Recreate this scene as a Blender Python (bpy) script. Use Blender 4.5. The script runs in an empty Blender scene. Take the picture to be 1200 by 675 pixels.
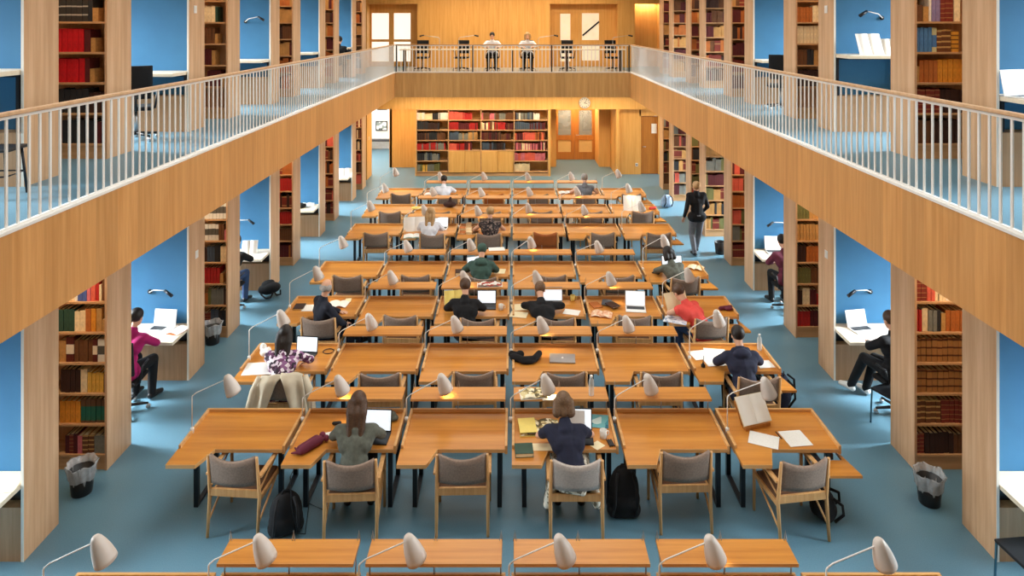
import bpy, bmesh, math, random
from mathutils import Vector, Matrix, Euler
random.seed(7)
S = bpy.context.scene
COL = S.collection
PI = math.pi
# ------------------------------------------------------------------ measures
F = 800.0; VX = 602.0; VY = 27.5; CX = 0.036; CZ = 5.48      # camera
W = 4.95; WF = 3.99                                           # pier ends / gallery edge half widths
ZS = 3.006; ZU = 3.817; ZT = 7.0                              # soffit, upper floor, gallery ceiling
def at(px, py, z):
    """point on the horizontal surface of height z that the photo shows at px, py"""
    d = (CZ - z) * F / (py - VY)
    return (CX + (px - VX) * d / F, d, z)
def atd(px, py, d):
    return (CX + (px - VX) * d / F, d, CZ - (py - VY) * d / F)
# ------------------------------------------------------------------ materials
def lin(c):
    c = c.lstrip('#'); v = [int(c[i:i+2], 16) / 255 for i in (0, 2, 4)]
    return tuple(((x / 12.92) if x <= .04045 else ((x + .055) / 1.055) ** 2.4) for x in v) + (1,)
MATS = {}
def newmat(name):
    m = bpy.data.materials.new(name); m.use_nodes = True
    return m, m.node_tree, m.node_tree.nodes['Principled BSDF']
def mat(name, col, rough=.6, metal=0, var=.06, scale=9, spec=.4, alpha=None, trans=0, emit=0):
    if name in MATS: return MATS[name]
    m, nt, b = newmat(name)
    b.inputs['Roughness'].default_value = rough; b.inputs['Metallic'].default_value = metal
    b.inputs['Specular IOR Level'].default_value = spec
    c = lin(col)
    tc = nt.nodes.new('ShaderNodeTexCoord'); nz = nt.nodes.new('ShaderNodeTexNoise')
    nz.inputs['Scale'].default_value = scale; nz.inputs['Detail'].default_value = 3
    nt.links.new(tc.outputs['Object'], nz.inputs['Vector'])
    rp = nt.nodes.new('ShaderNodeValToRGB')
    rp.color_ramp.elements[0].position = .3; rp.color_ramp.elements[1].position = .7
    rp.color_ramp.elements[0].color = tuple(x * (1 - var) for x in c[:3]) + (1,)
    rp.color_ramp.elements[1].color = tuple(min(1, x * (1 + var)) for x in c[:3]) + (1,)
    nt.links.new(nz.outputs['Fac'], rp.inputs['Fac']); nt.links.new(rp.outputs['Color'], b.inputs['Base Color'])
    if trans: b.inputs['Transmission Weight'].default_value = trans; b.inputs['IOR'].default_value = 1.3
    if alpha is not None: b.inputs['Alpha'].default_value = alpha
    if emit:
        nt.links.new(rp.outputs['Color'], b.inputs['Emission Color']); b.inputs['Emission Strength'].default_value = emit
    MATS[name] = m; return m
def wood(name, c1, c2, axis='z', rough=.45, plank=None, paxis='y', pvar=.08, sc=1.0, spec=.4):
    """grain running along axis; optional board-to-board tone changes every `plank` metres along paxis"""
    if name in MATS: return MATS[name]
    m, nt, b = newmat(name); N = nt.nodes.new; L = nt.links.new
    b.inputs['Roughness'].default_value = rough; b.inputs['Specular IOR Level'].default_value = spec
    tc = N('ShaderNodeTexCoord'); mp = N('ShaderNodeMapping')
    s = {'x': (.7, 14, 14), 'y': (14, .7, 14), 'z': (14, 14, .7)}[axis]
    mp.inputs['Scale'].default_value = [v * sc for v in s]
    L(tc.outputs['Object'], mp.inputs['Vector'])
    nz = N('ShaderNodeTexNoise'); nz.inputs['Scale'].default_value = 1; nz.inputs['Detail'].default_value = 6; nz.inputs['Roughness'].default_value = .65
    L(mp.outputs['Vector'], nz.inputs['Vector'])
    rp = N('ShaderNodeValToRGB'); rp.color_ramp.elements[0].position = .32; rp.color_ramp.elements[1].position = .68
    rp.color_ramp.elements[0].color = lin(c1); rp.color_ramp.elements[1].color = lin(c2)
    L(nz.outputs['Fac'], rp.inputs['Fac'])
    out = rp.outputs['Color']
    if plank:
        sp = N('ShaderNodeSeparateXYZ'); L(tc.outputs['Object'], sp.inputs[0])
        dv = N('ShaderNodeMath'); dv.operation = 'DIVIDE'; dv.inputs[1].default_value = plank
        L(sp.outputs[paxis.upper()], dv.inputs[0])
        fl = N('ShaderNodeMath'); fl.operation = 'FLOOR'; L(dv.outputs[0], fl.inputs[0])
        wn = N('ShaderNodeTexWhiteNoise'); wn.noise_dimensions = '1D'; L(fl.outputs[0], wn.inputs['W'])
        mr = N('ShaderNodeMapRange'); mr.inputs['To Min'].default_value = 1 - pvar; mr.inputs['To Max'].default_value = 1 + pvar
        L(wn.outputs['Value'], mr.inputs['Value'])
        mx = N('ShaderNodeVectorMath'); mx.operation = 'SCALE'; L(out, mx.inputs[0]); L(mr.outputs[0], mx.inputs['Scale'])
        out = mx.outputs[0]
    L(out, b.inputs['Base Color'])
    MATS[name] = m; return m
def pattern(name, cols, scale=28, rough=.8):
    if name in MATS: return MATS[name]
    m, nt, b = newmat(name); N = nt.nodes.new; L = nt.links.new
    b.inputs['Roughness'].default_value = rough
    tc = N('ShaderNodeTexCoord'); vo = N('ShaderNodeTexVoronoi'); vo.inputs['Scale'].default_value = scale
    L(tc.outputs['Object'], vo.inputs['Vector'])
    sp = N('ShaderNodeSeparateColor'); L(vo.outputs['Color'], sp.inputs[0])
    rp = N('ShaderNodeValToRGB'); rp.color_ramp.interpolation = 'CONSTANT'
    e = rp.color_ramp.elements
    while len(e) < len(cols): e.new(.5)
    for i, c in enumerate(cols): e[i].position = i / len(cols); e[i].color = lin(c)
    L(sp.outputs[0], rp.inputs['Fac']); L(rp.outputs['Color'], b.inputs['Base Color'])
    MATS[name] = m; return m
def banded(name, base, band, n=5, rough=.5, fill=.16):
    """book cloth with raised bands along the spine height (unit-high mesh)"""
    if name in MATS: return MATS[name]
    m, nt, b = newmat(name); N = nt.nodes.new; L = nt.links.new
    b.inputs['Roughness'].default_value = rough
    tc = N('ShaderNodeTexCoord'); sp = N('ShaderNodeSeparateXYZ'); L(tc.outputs['Object'], sp.inputs[0])
    mu = N('ShaderNodeMath'); mu.operation = 'MULTIPLY_ADD'; mu.inputs[1].default_value = n; mu.inputs[2].default_value = .3; L(sp.outputs['Z'], mu.inputs[0])
    fr = N('ShaderNodeMath'); fr.operation = 'FRACT'; L(mu.outputs[0], fr.inputs[0])
    lt = N('ShaderNodeMath'); lt.operation = 'LESS_THAN'; lt.inputs[1].default_value = fill; L(fr.outputs[0], lt.inputs[0])
    nz = N('ShaderNodeTexNoise'); nz.inputs['Scale'].default_value = 6; L(tc.outputs['Object'], nz.inputs['Vector'])
    rp = N('ShaderNodeValToRGB'); c = lin(base)
    rp.color_ramp.elements[0].color = tuple(x * .75 for x in c[:3]) + (1,); rp.color_ramp.elements[1].color = tuple(min(1, x * 1.2) for x in c[:3]) + (1,)
    L(nz.outputs['Fac'], rp.inputs['Fac'])
    mx = N('ShaderNodeMix'); mx.data_type = 'RGBA'; L(lt.outputs[0], mx.inputs[0]); L(rp.outputs['Color'], mx.inputs[6]); mx.inputs[7].default_value = lin(band)
    L(mx.outputs[2], b.inputs['Base Color'])
    MATS[name] = m; return m

M_PIER = wood('pier_oak', '#bd926a', '#d6ae88', 'z', .5, .3, 'y', .05)
M_FASC = wood('fascia_oak', '#bd854a', '#d59e62', 'z', .42, .36, 'y', .09)
M_FASCX = wood('fascia_oak_end', '#b88a50', '#d0a468', 'z', .42, .36, 'x', .09)
M_ENDW = wood('end_wall_oak', '#d69c50', '#e8b468', 'z', .5, .45, 'x', .04)
M_ENDW2 = wood('door_oak', '#a96a2c', '#c08038', 'z', .45)
M_DESK = wood('desk_oak', '#bb742a', '#d6913e', 'x', .33, spec=.5)
M_RIM = wood('desk_edge_oak', '#c58d4e', '#dcab70', 'x', .4)
M_CHW = wood('chair_beech', '#bd8b52', '#d8a870', 'z', .45, sc=2)
M_SHELF = wood('bookcase_oak', '#b98a5a', '#d0a274', 'x', .5)
M_CARR = wood('carrel_base_oak', '#a67e58', '#c09670', 'z', .5)
M_CTOP = wood('carrel_top_maple', '#e0cfb4', '#eedfc8', 'x', .35)
M_HAND = wood('handrail_oak', '#c39a72', '#d9b48e', 'y', .4)
M_BLUE = mat('blue_panel', '#3a78a6', .7, var=.05, scale=3)
M_WHITE = mat('white_metal', '#e9e6e0', .35, var=.02)
M_TRIM = mat('pale_edge_strip', '#ece6da', .4, var=.02)
M_DARK = mat('dark_navy_steel', '#141820', .4, var=.1)
M_BLACK = mat('black_fabric', '#0d0d10', .85, var=.2)
M_BLKPL = mat('black_plastic', '#121214', .45, var=.1)
M_STEEL = mat('brushed_steel', '#b9bcc0', .3, .9, var=.03)
M_LAMP = mat('lamp_shade_grey', '#cfc4ba', .45, var=.03)
M_BULB = mat('lamp_bulb', '#ffe2b0', .5, emit=1.5)
M_FAB = mat('chair_fabric_taupe', '#8c786a', .95, var=.15, scale=60)
M_FABL = mat('chair_fabric_pale', '#b9aea6', .95, var=.12, scale=60)
M_FABO = mat('chair_leather_rust', '#a4561f', .6, var=.1)
M_SEAT = mat('chair_seat_brown', '#6a4a35', .8, var=.1)
M_PAPER = mat('paper_white', '#f2efe8', .8, var=.02)
M_CREAM = mat('paper_cream', '#efe0b8', .8, var=.04)
M_YEL = mat('paper_yellow', '#f0d878', .8, var=.05)
M_SILV = mat('laptop_aluminium', '#a9a5a3', .4, .5, var=.02)
M_SCRN = mat('laptop_screen', '#e8f2fb', .3, var=.05, scale=12, emit=.75)
M_KEYS = pattern('laptop_keys', ['#0c0c0e', '#17171a', '#222226'], 60, .6)
M_PRINT = mat('printed_page', '#ece9e2', .8, var=.04, scale=45)
M_PHOTO = pattern('photo_page', ['#d8c690', '#5f5436', '#f5ebc8', '#a8925a', '#f8efd2'], 26, .6)
M_SKIN = mat('skin', '#d3a184', .6, var=.05, scale=14)
M_EYE = mat('eye', '#20140f', .3)
M_LIP = mat('lip', '#a8604f', .5)
M_GLASS = mat('clear_plastic', '#dfe9ea', .12, var=.01, alpha=.35, spec=.7)
M_BAG = mat('bin_liner', '#d8dadc', .25, var=.12, scale=22, alpha=.45, spec=.7)
M_DAY = mat('bright_room_behind', '#f2f0e8', .6, var=.05, scale=2)

def floor_mat():
    m, nt, b = newmat('blue_linoleum'); N = nt.nodes.new; L = nt.links.new
    tc = N('ShaderNodeTexCoord')
    n1 = N('ShaderNodeTexNoise'); n1.inputs['Scale'].default_value = 90; n1.inputs['Detail'].default_value = 4
    n2 = N('ShaderNodeTexNoise'); n2.inputs['Scale'].default_value = .8; n2.inputs['Detail'].default_value = 3
    L(tc.outputs['Object'], n1.inputs['Vector']); L(tc.outputs['Object'], n2.inputs['Vector'])
    r1 = N('ShaderNodeValToRGB'); r1.color_ramp.elements[0].color = lin('#4f7486'); r1.color_ramp.elements[1].color = lin('#6c92a3')
    L(n1.outputs['Fac'], r1.inputs['Fac'])
    mr = N('ShaderNodeMapRange'); mr.inputs['To Min'].default_value = .9; mr.inputs['To Max'].default_value = 1.1; L(n2.outputs['Fac'], mr.inputs['Value'])
    mx = N('ShaderNodeVectorMath'); mx.operation = 'SCALE'; L(r1.outputs['Color'], mx.inputs[0]); L(mr.outputs[0], mx.inputs['Scale'])
    L(mx.outputs[0], b.inputs['Base Color'])
    b.inputs['Roughness'].default_value = .38; b.inputs['Specular IOR Level'].default_value = .5
    return m
M_FLOOR = floor_mat()

# ------------------------------------------------------------------ mesh helpers
class MB:
    def __init__(s): s.bm = bmesh.new(); s.mi = 0
    def _done(s, vs, mi):
        fs = set(f for v in vs for f in v.link_faces)
        for f in fs: f.material_index = mi
    def box(s, x0, x1, y0, y1, z0, z1, mi=0, rot=None, bev=0):
        c = Vector(((x0+x1)/2, (y0+y1)/2, (z0+z1)/2))
        M = Matrix.Translation(c)
        if rot: M = M @ Euler(rot).to_matrix().to_4x4()
        M = M @ Matrix.Diagonal((abs(x1-x0), abs(y1-y0), abs(z1-z0), 1))
        r = bmesh.ops.create_cube(s.bm, size=1, matrix=M); vs = r['verts']; s._done(vs, mi)
        if bev:
            es = list(set(e for v in vs for e in v.link_edges))
            r2 = bmesh.ops.bevel(s.bm, geom=es, offset=bev, segments=2, affect='EDGES', profile=.5)
            for f in r2['faces']: f.material_index = mi
        return s
    def tube(s, pts, r, n=8, mi=0, caps=True):
        pts = [Vector(p) for p in pts]; rs = r if isinstance(r, (list, tuple)) else [r] * len(pts)
        rings = []
        up = Vector((0, 0, 1)); prev = None
        for i, p in enumerate(pts):
            t = (pts[min(i+1, len(pts)-1)] - pts[max(i-1, 0)])
            if t.length < 1e-9: t = Vector((0, 0, 1))
            t.normalize()
            if prev is None:
                a = t.cross(up)
                if a.length < 1e-3: a = t.cross(Vector((1, 0, 0)))
            else:
                a = prev - t * prev.dot(t)
            a.normalize(); prev = a; b = t.cross(a)
            rings.append([s.bm.verts.new(p + (a * math.cos(2*PI*k/n) + b * math.sin(2*PI*k/n)) * rs[i]) for k in range(n)])
        for i in range(len(rings)-1):
            for k in range(n):
                f = s.bm.faces.new((rings[i][k], rings[i][(k+1) % n], rings[i+1][(k+1) % n], rings[i+1][k])); f.material_index = mi; f.smooth = n > 5
        if caps:
            f = s.bm.faces.new(rings[0][::-1]); f.material_index = mi
            f = s.bm.faces.new(rings[-1]); f.material_index = mi
        return s
    def lathe(s, prof, c=(0, 0, 0), n=20, axis=(0, 0, 1), mi=0, caps=(True, True)):
        """profile of (radius, height) revolved about axis through c"""
        ax = Vector(axis).normalized(); q = Vector((0, 0, 1)).rotation_difference(ax); c = Vector(c)
        rings = [[s.bm.verts.new(c + q @ Vector((r*math.cos(2*PI*k/n), r*math.sin(2*PI*k/n), h))) for k in range(n)] for r, h in prof]
        for i in range(len(rings)-1):
            for k in range(n):
                f = s.bm.faces.new((rings[i][k], rings[i][(k+1) % n], rings[i+1][(k+1) % n], rings[i+1][k])); f.material_index = mi; f.smooth = True
        if caps[0]: s.bm.faces.new(rings[0][::-1]).material_index = mi
        if caps[1]: s.bm.faces.new(rings[-1]).material_index = mi
        return s
    def ell(s, c, r, rot=None, sub=3, mi=0):
        M = Matrix.Translation(Vector(c))
        if rot: M = M @ Euler(rot).to_matrix().to_4x4()
        M = M @ Matrix.Diagonal((r[0], r[1], r[2], 1))
        q = bmesh.ops.create_icosphere(s.bm, subdivisions=sub, radius=1, matrix=M)
        for v in q['verts']:
            for f in v.link_faces: f.smooth = True; f.material_index = mi
        return s
    def cap(s, p, q, r1, r2, n=12):
        """round cone"""
        p = Vector(p); q = Vector(q); t = q - p; L = t.length
        if L < 1e-6: return s.ell(p, (r1,)*3, sub=2)
        t.normalize()
        pts = []; rs = []
        for a in (-80, -55, -28): pts.append(p + t * r1 * math.sin(math.radians(a))); rs.append(r1 * math.cos(math.radians(a)))
        pts.append(p); rs.append(r1); pts.append((p+q)/2); rs.append((r1+r2)/2); pts.append(q); rs.append(r2)
        for a in (28, 55, 80): pts.append(q + t * r2 * math.sin(math.radians(a))); rs.append(r2 * math.cos(math.radians(a)))
        return s.tube(pts, rs, n)
    def poly(s, xy, z0, z1, mi=0):
        a = [s.bm.verts.new((x, y, z0)) for x, y in xy]; b = [s.bm.verts.new((x, y, z1)) for x, y in xy]
        n = len(xy)
        fs = [s.bm.faces.new(a[::-1]), s.bm.faces.new(b)]
        for i in range(n): fs.append(s.bm.faces.new((a[i], a[(i+1) % n], b[(i+1) % n], b[i])))
        for f in fs: f.material_index = mi
        return s
    def grid(s, fn, nu, nv, mi=0, th=0):
        """surface sheet fn(u,v)->point, thickened by th along its normals"""
        vs = [[s.bm.verts.new(fn(i/nu, j/nv)) for j in range(nv+1)] for i in range(nu+1)]
        fs = []
        for i in range(nu):
            for j in range(nv):
                f = s.bm.faces.new((vs[i][j], vs[i+1][j], vs[i+1][j+1], vs[i][j+1])); f.smooth = True; f.material_index = mi; fs.append(f)
        if th:
            s.bm.normal_update()
            bmesh.ops.solidify(s.bm, geom=fs, thickness=th)
        return s
    def mesh(s, name, mats):
        bmesh.ops.recalc_face_normals(s.bm, faces=s.bm.faces[:])
        me = bpy.data.meshes.new(name); s.bm.to_mesh(me); s.bm.free()
        for m in (mats if isinstance(mats, (list, tuple)) else [mats]): me.materials.append(m)
        return me
    def obj(s, name, mats, parent=None, loc=(0, 0, 0), rz=0):
        return link(name, s.mesh(name, mats), parent, loc, rz)
KIDS = {}
def link(name, me, parent=None, loc=(0, 0, 0), rz=0):
    o = bpy.data.objects.new(name, me); COL.objects.link(o); o.location = loc
    if isinstance(rz, (tuple, list)): o.rotation_euler = rz
    else: o.rotation_euler = (0, 0, rz)
    if parent: o.parent = parent; KIDS.setdefault(parent.name, []).append(o)
    return o
def tag(o, label, cat, group=None, kind=None):
    o['label'] = label; o['category'] = cat
    if group: o['group'] = group
    if kind: o['kind'] = kind
    return o
def thing(name, label, cat, loc=(0, 0, 0), rz=0, group=None):
    return tag(link(name, None, None, loc, rz), label, cat, group)
def struct(o): o['kind'] = 'structure'; return o
def kids(o): return KIDS.get(o.name, [])
def copy_tree(o, parent=None):
    c = o.copy(); COL.objects.link(c)
    if parent: c.parent = parent; KIDS.setdefault(parent.name, []).append(c)
    for k in list(kids(o)): copy_tree(k, c)
    return c
ORD = ['first', 'second', 'third', 'fourth', 'fifth', 'sixth', 'seventh', 'eighth', 'ninth', 'tenth', 'eleventh', 'twelfth', 'thirteenth', 'fourteenth']
SKY, WIN, AIS, END, LMP, EXPO = 140, 190, 20, 170, 6, 0.0
# ------------------------------------------------------------------ setting
cam = bpy.data.cameras.new('camera'); co = bpy.data.objects.new('camera', cam); COL.objects.link(co)
co.location = (CX, 0, CZ); co.rotation_euler = (PI/2, 0, 0)
cam.sensor_width = 36; cam.lens = 24; cam.shift_x = -(VX-600)/1200; cam.shift_y = (VY-337.5)/1200; cam.clip_end = 200; cam.clip_start = .05
S.camera = co
YB = -2.0; YE = 24.5; XO = 7.3; ZC = 10.0
struct(MB().box(-XO, XO, YB, 31, -.2, 0).obj('floor', M_FLOOR))
# gallery slabs (upper floor) on three sides
for sgn, nm in ((-1, 'left'), (1, 'right')):
    struct(MB().box(sgn*(WF-.05), sgn*XO, YB, 26.6, ZS+.02, ZU).obj('floor_gallery_'+nm, M_FLOOR))
    m = MB(); m.box(sgn*(WF-.06), sgn*WF, YB, 22.96, ZS, ZU+.01); m.box(sgn*(WF-.065), sgn*(WF+.03), YB, 22.96, ZU+.01, ZU+.035, 1)
    struct(m.obj('wall_fascia_'+nm, [M_FASC, M_WHITE]))
struct(MB().box(-WF+.05, WF-.05, 22.97, 26.6, ZS+.02, ZU).obj('floor_gallery_end', mat('pale_gallery_floor', '#b5b2a6', .45)))
m = MB(); m.box(-WF+.06, WF-.06, 22.9, 22.96, ZS, ZU+.01); m.box(-WF+.06, WF-.06, 22.89, 22.98, ZU+.01, ZU+.03, 1)
struct(m.obj('wall_fascia_end', [M_FASCX, M_WHITE]))
# outer walls with a window in every carrel bay, both storeys
A0 = 6.95; PER = 3.53; BOFF = 1.42; TH = .53
BAYS = [(A0 - 1.6 + PER*k, A0 - .02 + PER*k) for k in range(5)]      # clear bay in front of each carrel
M_PLAST = mat('wall_plaster', '#d9d2c6', .8, var=.02)
wn = 1
for sgn, nm in ((-1, 'left'), (1, 'right')):
    m = MB(); x0 = sgn*XO; x1 = sgn*(XO+.25)
    ys = YB
    for (a, b) in BAYS:
        m.box(x0, x1, ys, a+.2, 0, ZT+.2); ys = b-.2
        m.box(x0, x1, a+.2, b-.2, 0, .55); m.box(x0, x1, a+.2, b-.2, 2.75, ZU+.55); m.box(x0, x1, a+.2, b-.2, ZU+2.75, ZT+.2)
    ea, eb = ((25.2, 28.4) if sgn < 0 else (23.2, 24.6))  # added end openings, out of view, to bring daylight onto the far floor
    m.box(x0, x1, ys, ea, 0, ZT+.2); m.box(x0, x1, eb, 31, 0, ZT+.2); m.box(x0, x1, ea, eb, 0, .55); m.box(x0, x1, ea, eb, 2.75, ZT+.2)
    struct(m.obj('wall_'+nm, M_PLAST))
    for (a, b) in BAYS:
        for z in (.55, ZU+.55):
            f = MB()
            for (p, q, r, t) in ((a+.2, a+.27, z, z+2.2), (b-.27, b-.2, z, z+2.2), (a+.27, b-.27, z, z+.07), (a+.27, b-.27, z+2.13, z+2.2), ((a+b)/2-.02, (a+b)/2+.02, z+.07, z+2.13)):
                f.box(sgn*(XO+.05), sgn*(XO+.12), p, q, r, t)
            struct(f.obj('window_%d' % wn, M_WHITE)); wn += 1
    f = MB()  # frame of the added end window
    for (p, q, r, t) in ((ea, ea+.07, .55, 2.75), (eb-.07, eb, .55, 2.75), (ea+.07, eb-.07, .55, .62), (ea+.07, eb-.07, 2.68, 2.75)): f.box(sgn*(XO+.05), sgn*(XO+.12), p, q, r, t)
    struct(f.obj('window_%d' % wn, M_WHITE)); wn += 1
    # clerestory wall of the hall and gallery ceiling
    struct(MB().box(sgn*(WF+.25), sgn*(WF+.05), YB, 26.6, ZT, ZC).obj('wall_clerestory_'+nm, M_PLAST))
    struct(MB().box(sgn*(WF+.25), sgn*(XO+.25), YB, 26.6, ZT, ZT+.2).obj('ceiling_gallery_'+nm, M_PLAST))
struct(MB().box(-XO-.25, XO+.25, YB-.25, YB, 0, ZC).obj('wall_back', M_ENDW))
m = MB()   # roof with a long skylight over the hall
m.box(-WF-.25, -3.2, YB, 26.6, ZC, ZC+.25); m.box(3.2, WF+.25, YB, 26.6, ZC, ZC+.25)
m.box(-3.2, 3.2, YB, -1, ZC, ZC+.25); m.box(-3.2, 3.2, 22.5, 26.6, ZC, ZC+.25)
for k in range(5): m.box(-3.2, 3.2, 2.9+k*4.2, 3.1+k*4.2, ZC, ZC+.25)
struct(m.obj('ceiling', M_PLAST))
# ---- lower end wall
m = MB()
m.box(-5.1, 5.3, YE, YE+.25, 2.40, ZS+.02)                    # header over bookcase, recess and alcove
m.box(-4.68, -3.47, 26.0, 26.25, 0, 2.42)                     # recessed panel left of the bookcase
m.box(-4.70, -4.60, 26.0, 31, 0, ZS)                          # corridor side
m.box(-3.50, -3.47, YE, 26.0, 0, 2.4)
m.box(-XO, -5.10, 23.9, 24.7, 0, ZS)                          # stub beside the last bookcase
m.box(1.29, 1.36, YE, 26.1, 0, 2.4); m.box(1.36, 1.66, 26.1, 26.2, 0, 2.4); m.box(1.55, 1.66, 26.2, 27.5, 0, 2.4)
m.box(3.30, 3.82, 26.1, 26.2, 0, 2.4); m.box(3.30, 3.40, 26.2, 27.5, 0, 2.4)
m.box(3.72, 4.60, YE+.3, YE+.55, 0, 2.42); m.box(3.72, 3.82, YE, 26.2, 0, 2.4)
m.box(4.60, 4.66, YE+.3, YE+.45, 0, 2.42); m.box(4.6, 5.4, YE+.3, YE+.45, 2.12, 2.42); m.box(5.29, XO, YE+.3, YE+.55, 0, ZS)
m.box(-5.1, -3.47, YE+.25, 26.25, 2.42, 2.52); m.box(1.5, 3.5, 27.5, 27.6, 2.08, 2.45); m.box(1.2, 4.0, 26.1, 27.6, 2.40, 2.5)
struct(m.obj('wall_end', M_ENDW))
struct(MB().box(-3.47, 1.29, 25.0, 25.1, 0, 2.42).obj('wall_end_bookcase', M_ENDW))
m = MB(); m.box(-XO, -4.7, 29.6, 29.7, 0, ZS); m.box(-XO, 6, 28.9, 29.0, 0, ZS)
struct(MB().box(-XO, -4.5, 29.9, 30.1, 0, ZS).obj('wall_corridor', mat('corridor_white', '#e6e8e6', .7)))
struct(MB().box(-4.5, 6, 29.0, 29.2, 0, ZS).obj('wall_room', mat('room_grey', '#8c8a84', .7)))
m.bm.free()
# door in the end wall on the right
o = struct(MB().box(4.66, 5.29, YE+.36, YE+.41, .01, 2.10).obj('door_1', M_ENDW2))
MB().tube([(4.73, YE+.36, 1.0), (4.73, YE+.31, 1.0), (4.84, YE+.31, 1.0)], .01).obj('door_handle', M_STEEL, o)
tag(MB().box(5.05, 5.24, YE+.353, YE+.359, 1.48, 1.83).obj('notice', M_PAPER), 'white paper notice on the brown door under the right gallery', 'notice')
# glazed double door in the alcove
M_PANE = mat('door_glass', '#cfd8d6', .08, var=.02, alpha=.25, spec=.7)
M_REFL = mat('frosted_panel', '#d9b878', .5, var=.02)  # beige reflections in the lower glass put into its colour
def gdoor(name, x0, x1, y, z0, panes, wm, glass, lower_glass):
    m = MB(); xs = [x0]; 
    ph = panes
    m_h = 2.08
    # leaf = frame pieces around the panes
    (px0, px1, a0, a1), (qx0, qx1, b0, b1) = ph
    m.box(x0, px0, y, y+.05, z0+.01, z0+m_h); m.box(px1, x1, y, y+.05, z0+.01, z0+m_h)
    m.box(px0, px1, y, y+.05, a1, z0+m_h); m.box(px0, px1, y, y+.05, b1, a0); m.box(px0, px1, y, y+.05, z0+.01, b0)
    d = struct(m.obj(name, wm))
    MB().box(px0, px1, y+.02, y+.03, a0, a1).obj('pane', glass, d); MB().box(px0, px1, y+.02, y+.03, b0, b1).obj('lower_panel', lower_glass, d)
    return d
gdoor('door_2', 1.66, 2.48, 27.45, 0, ((1.82, 2.34, .99, 2.0), (1.82, 2.34, .31, .79)), M_ENDW2, M_PANE, M_REFL)
d = gdoor('door_3', 2.485, 3.30, 27.45, 0, ((2.66, 3.18, .99, 2.0), (2.66, 3.18, .31, .79)), M_ENDW2, M_PANE, M_REFL)
MB().tube([(2.55, 27.45, 1.0), (2.55, 27.39, 1.0), (2.66, 27.39, 1.0)], .012).obj('door_handle', M_STEEL, d)
# things behind the glass and at the corridor end
def framed(label, x, y, z, w, h, mt):
    t = thing('framed_picture', label, 'picture', (x, y, z))
    f = MB(); f.box(-w/2, w/2, -.02, .02, -h/2, -h/2+.03); f.box(-w/2, w/2, -.02, .02, h/2-.03, h/2); f.box(-w/2, -w/2+.03, -.02, .02, -h/2+.03, h/2-.03); f.box(w/2-.03, w/2, -.02, .02, -h/2+.03, h/2-.03)
    f.obj('frame', M_DARK, t); MB().box(-w/2+.03, w/2-.03, 0, .02, -h/2+.03, h/2-.03).obj('picture', mt, t)
framed('dark framed picture with green tones, top of white wall at corridor end', -5.72, 29.87, 1.95, .42, .5, pattern('picture_green', ['#4f6a5c', '#26382f', '#8fa39a'], 9))
framed('narrow framed picture left of the green one at corridor end', -6.12, 29.87, 1.95, .2, .5, pattern('picture_grey', ['#6a6a66', '#b7b9b4', '#40423f'], 12))
framed('pale poster with grey shapes low on the corridor end wall', -5.75, 29.87, 1.0, .5, .42, pattern('picture_pale', ['#dfe3e0', '#8b9794', '#efefea', '#5c6664'], 7))
t = thing('bench', 'dark low bench against the white wall at the corridor end', 'bench', (-5.75, 29.55, 0))
MB().box(-.6, .6, -.2, .2, .40, .46, bev=.01).obj('seat', M_DARK, t)
for sx in (-.52, .52):
    for sy in (-.15, .15): MB().box(sx-.02, sx+.02, sy-.02, sy+.02, 0, .40).obj('leg', M_DARK, t)
framed('black and white poster behind the glazed door below the clock', 2.3, 28.97, 1.5, .9, 1.0, pattern('poster_bw', ['#0d0d0f', '#e9ebe8', '#2a2b2c', '#bfc6c4', '#101010'], 4.5))
framed('grey poster behind the right leaf of the glazed door', 3.3, 28.97, 1.5, .7, 1.1, pattern('poster_grey', ['#8d8b84', '#b9b5aa', '#77756e'], 5))
# ---- upper end wall
YU = 25.8
m = MB()
def ubox(x0, x1, z0, z1, y0=YU, y1=YU+.25): m.box(x0, x1, y0, y1, z0, z1)
ux = lambda px, d=YU: CX + (px-VX)*d/F
uz = lambda py, d=YU: CZ - (py-VY)*d/F
L0, L1 = ux(430), ux(489); R0, R1 = ux(644.5), ux(724); N0, N1 = ux(744), ux(774); zt = uz(4.5)
ubox(-XO, L0, ZU, ZT); ubox(L1, R0, ZU, ZT); ubox(R1, N0, ZU, ZT); ubox(N1, XO, ZU, ZT)
for a, b in ((L0, L1), (R0, R1), (N0, N1)): ubox(a, b, zt, ZT)
ubox(N0-.05, N1+.05, ZU, zt+.1, YU+.55, YU+.6); ubox(N0-.05, N0, ZU, zt+.1, YU+.25, YU+.55); ubox(N1, N1+.05, ZU, zt+.1, YU+.25, YU+.55)
YD = YU+.5
for a, b in ((L0, L1), (R0, R1)):
    ubox(a-.05, a, ZU, zt+.1, YU+.25, YD+.1); ubox(b, b+.05, ZU, zt+.1, YU+.25, YD+.1); m.box(a-.05, b+.05, YU+.25, YD+.1, zt, zt+.1)
    ubox(a, b, ZU+2.06, zt, YD, YD+.08)
ubox(ux(483.5, YD), L1, ZU, ZU+2.06, YD, YD+.08); ubox(L0, ux(431.5, YD), ZU, ZU+2.06, YD, YD+.08)
ubox(R0, ux(651, YD), ZU, ZU+2.06, YD, YD+.08); ubox(ux(706, YD), R1, ZU, ZU+2.06, YD, YD+.08)
struct(m.obj('wall_end_upper', M_ENDW))
M_BRT = mat('daylight_glow_glass', '#fbf6ea', .3, var=.03, scale=3, emit=.9)      # glow in the panes stands in for daylight beyond the landing doors
M_BRT2 = mat('stair_glass', '#e6ddc4', .2, var=.08, scale=3, emit=.45)  # weaker glow put into the stair door panes
uxd = lambda p: ux(p, YD)
uzd = lambda p: uz(p, YD)
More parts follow.
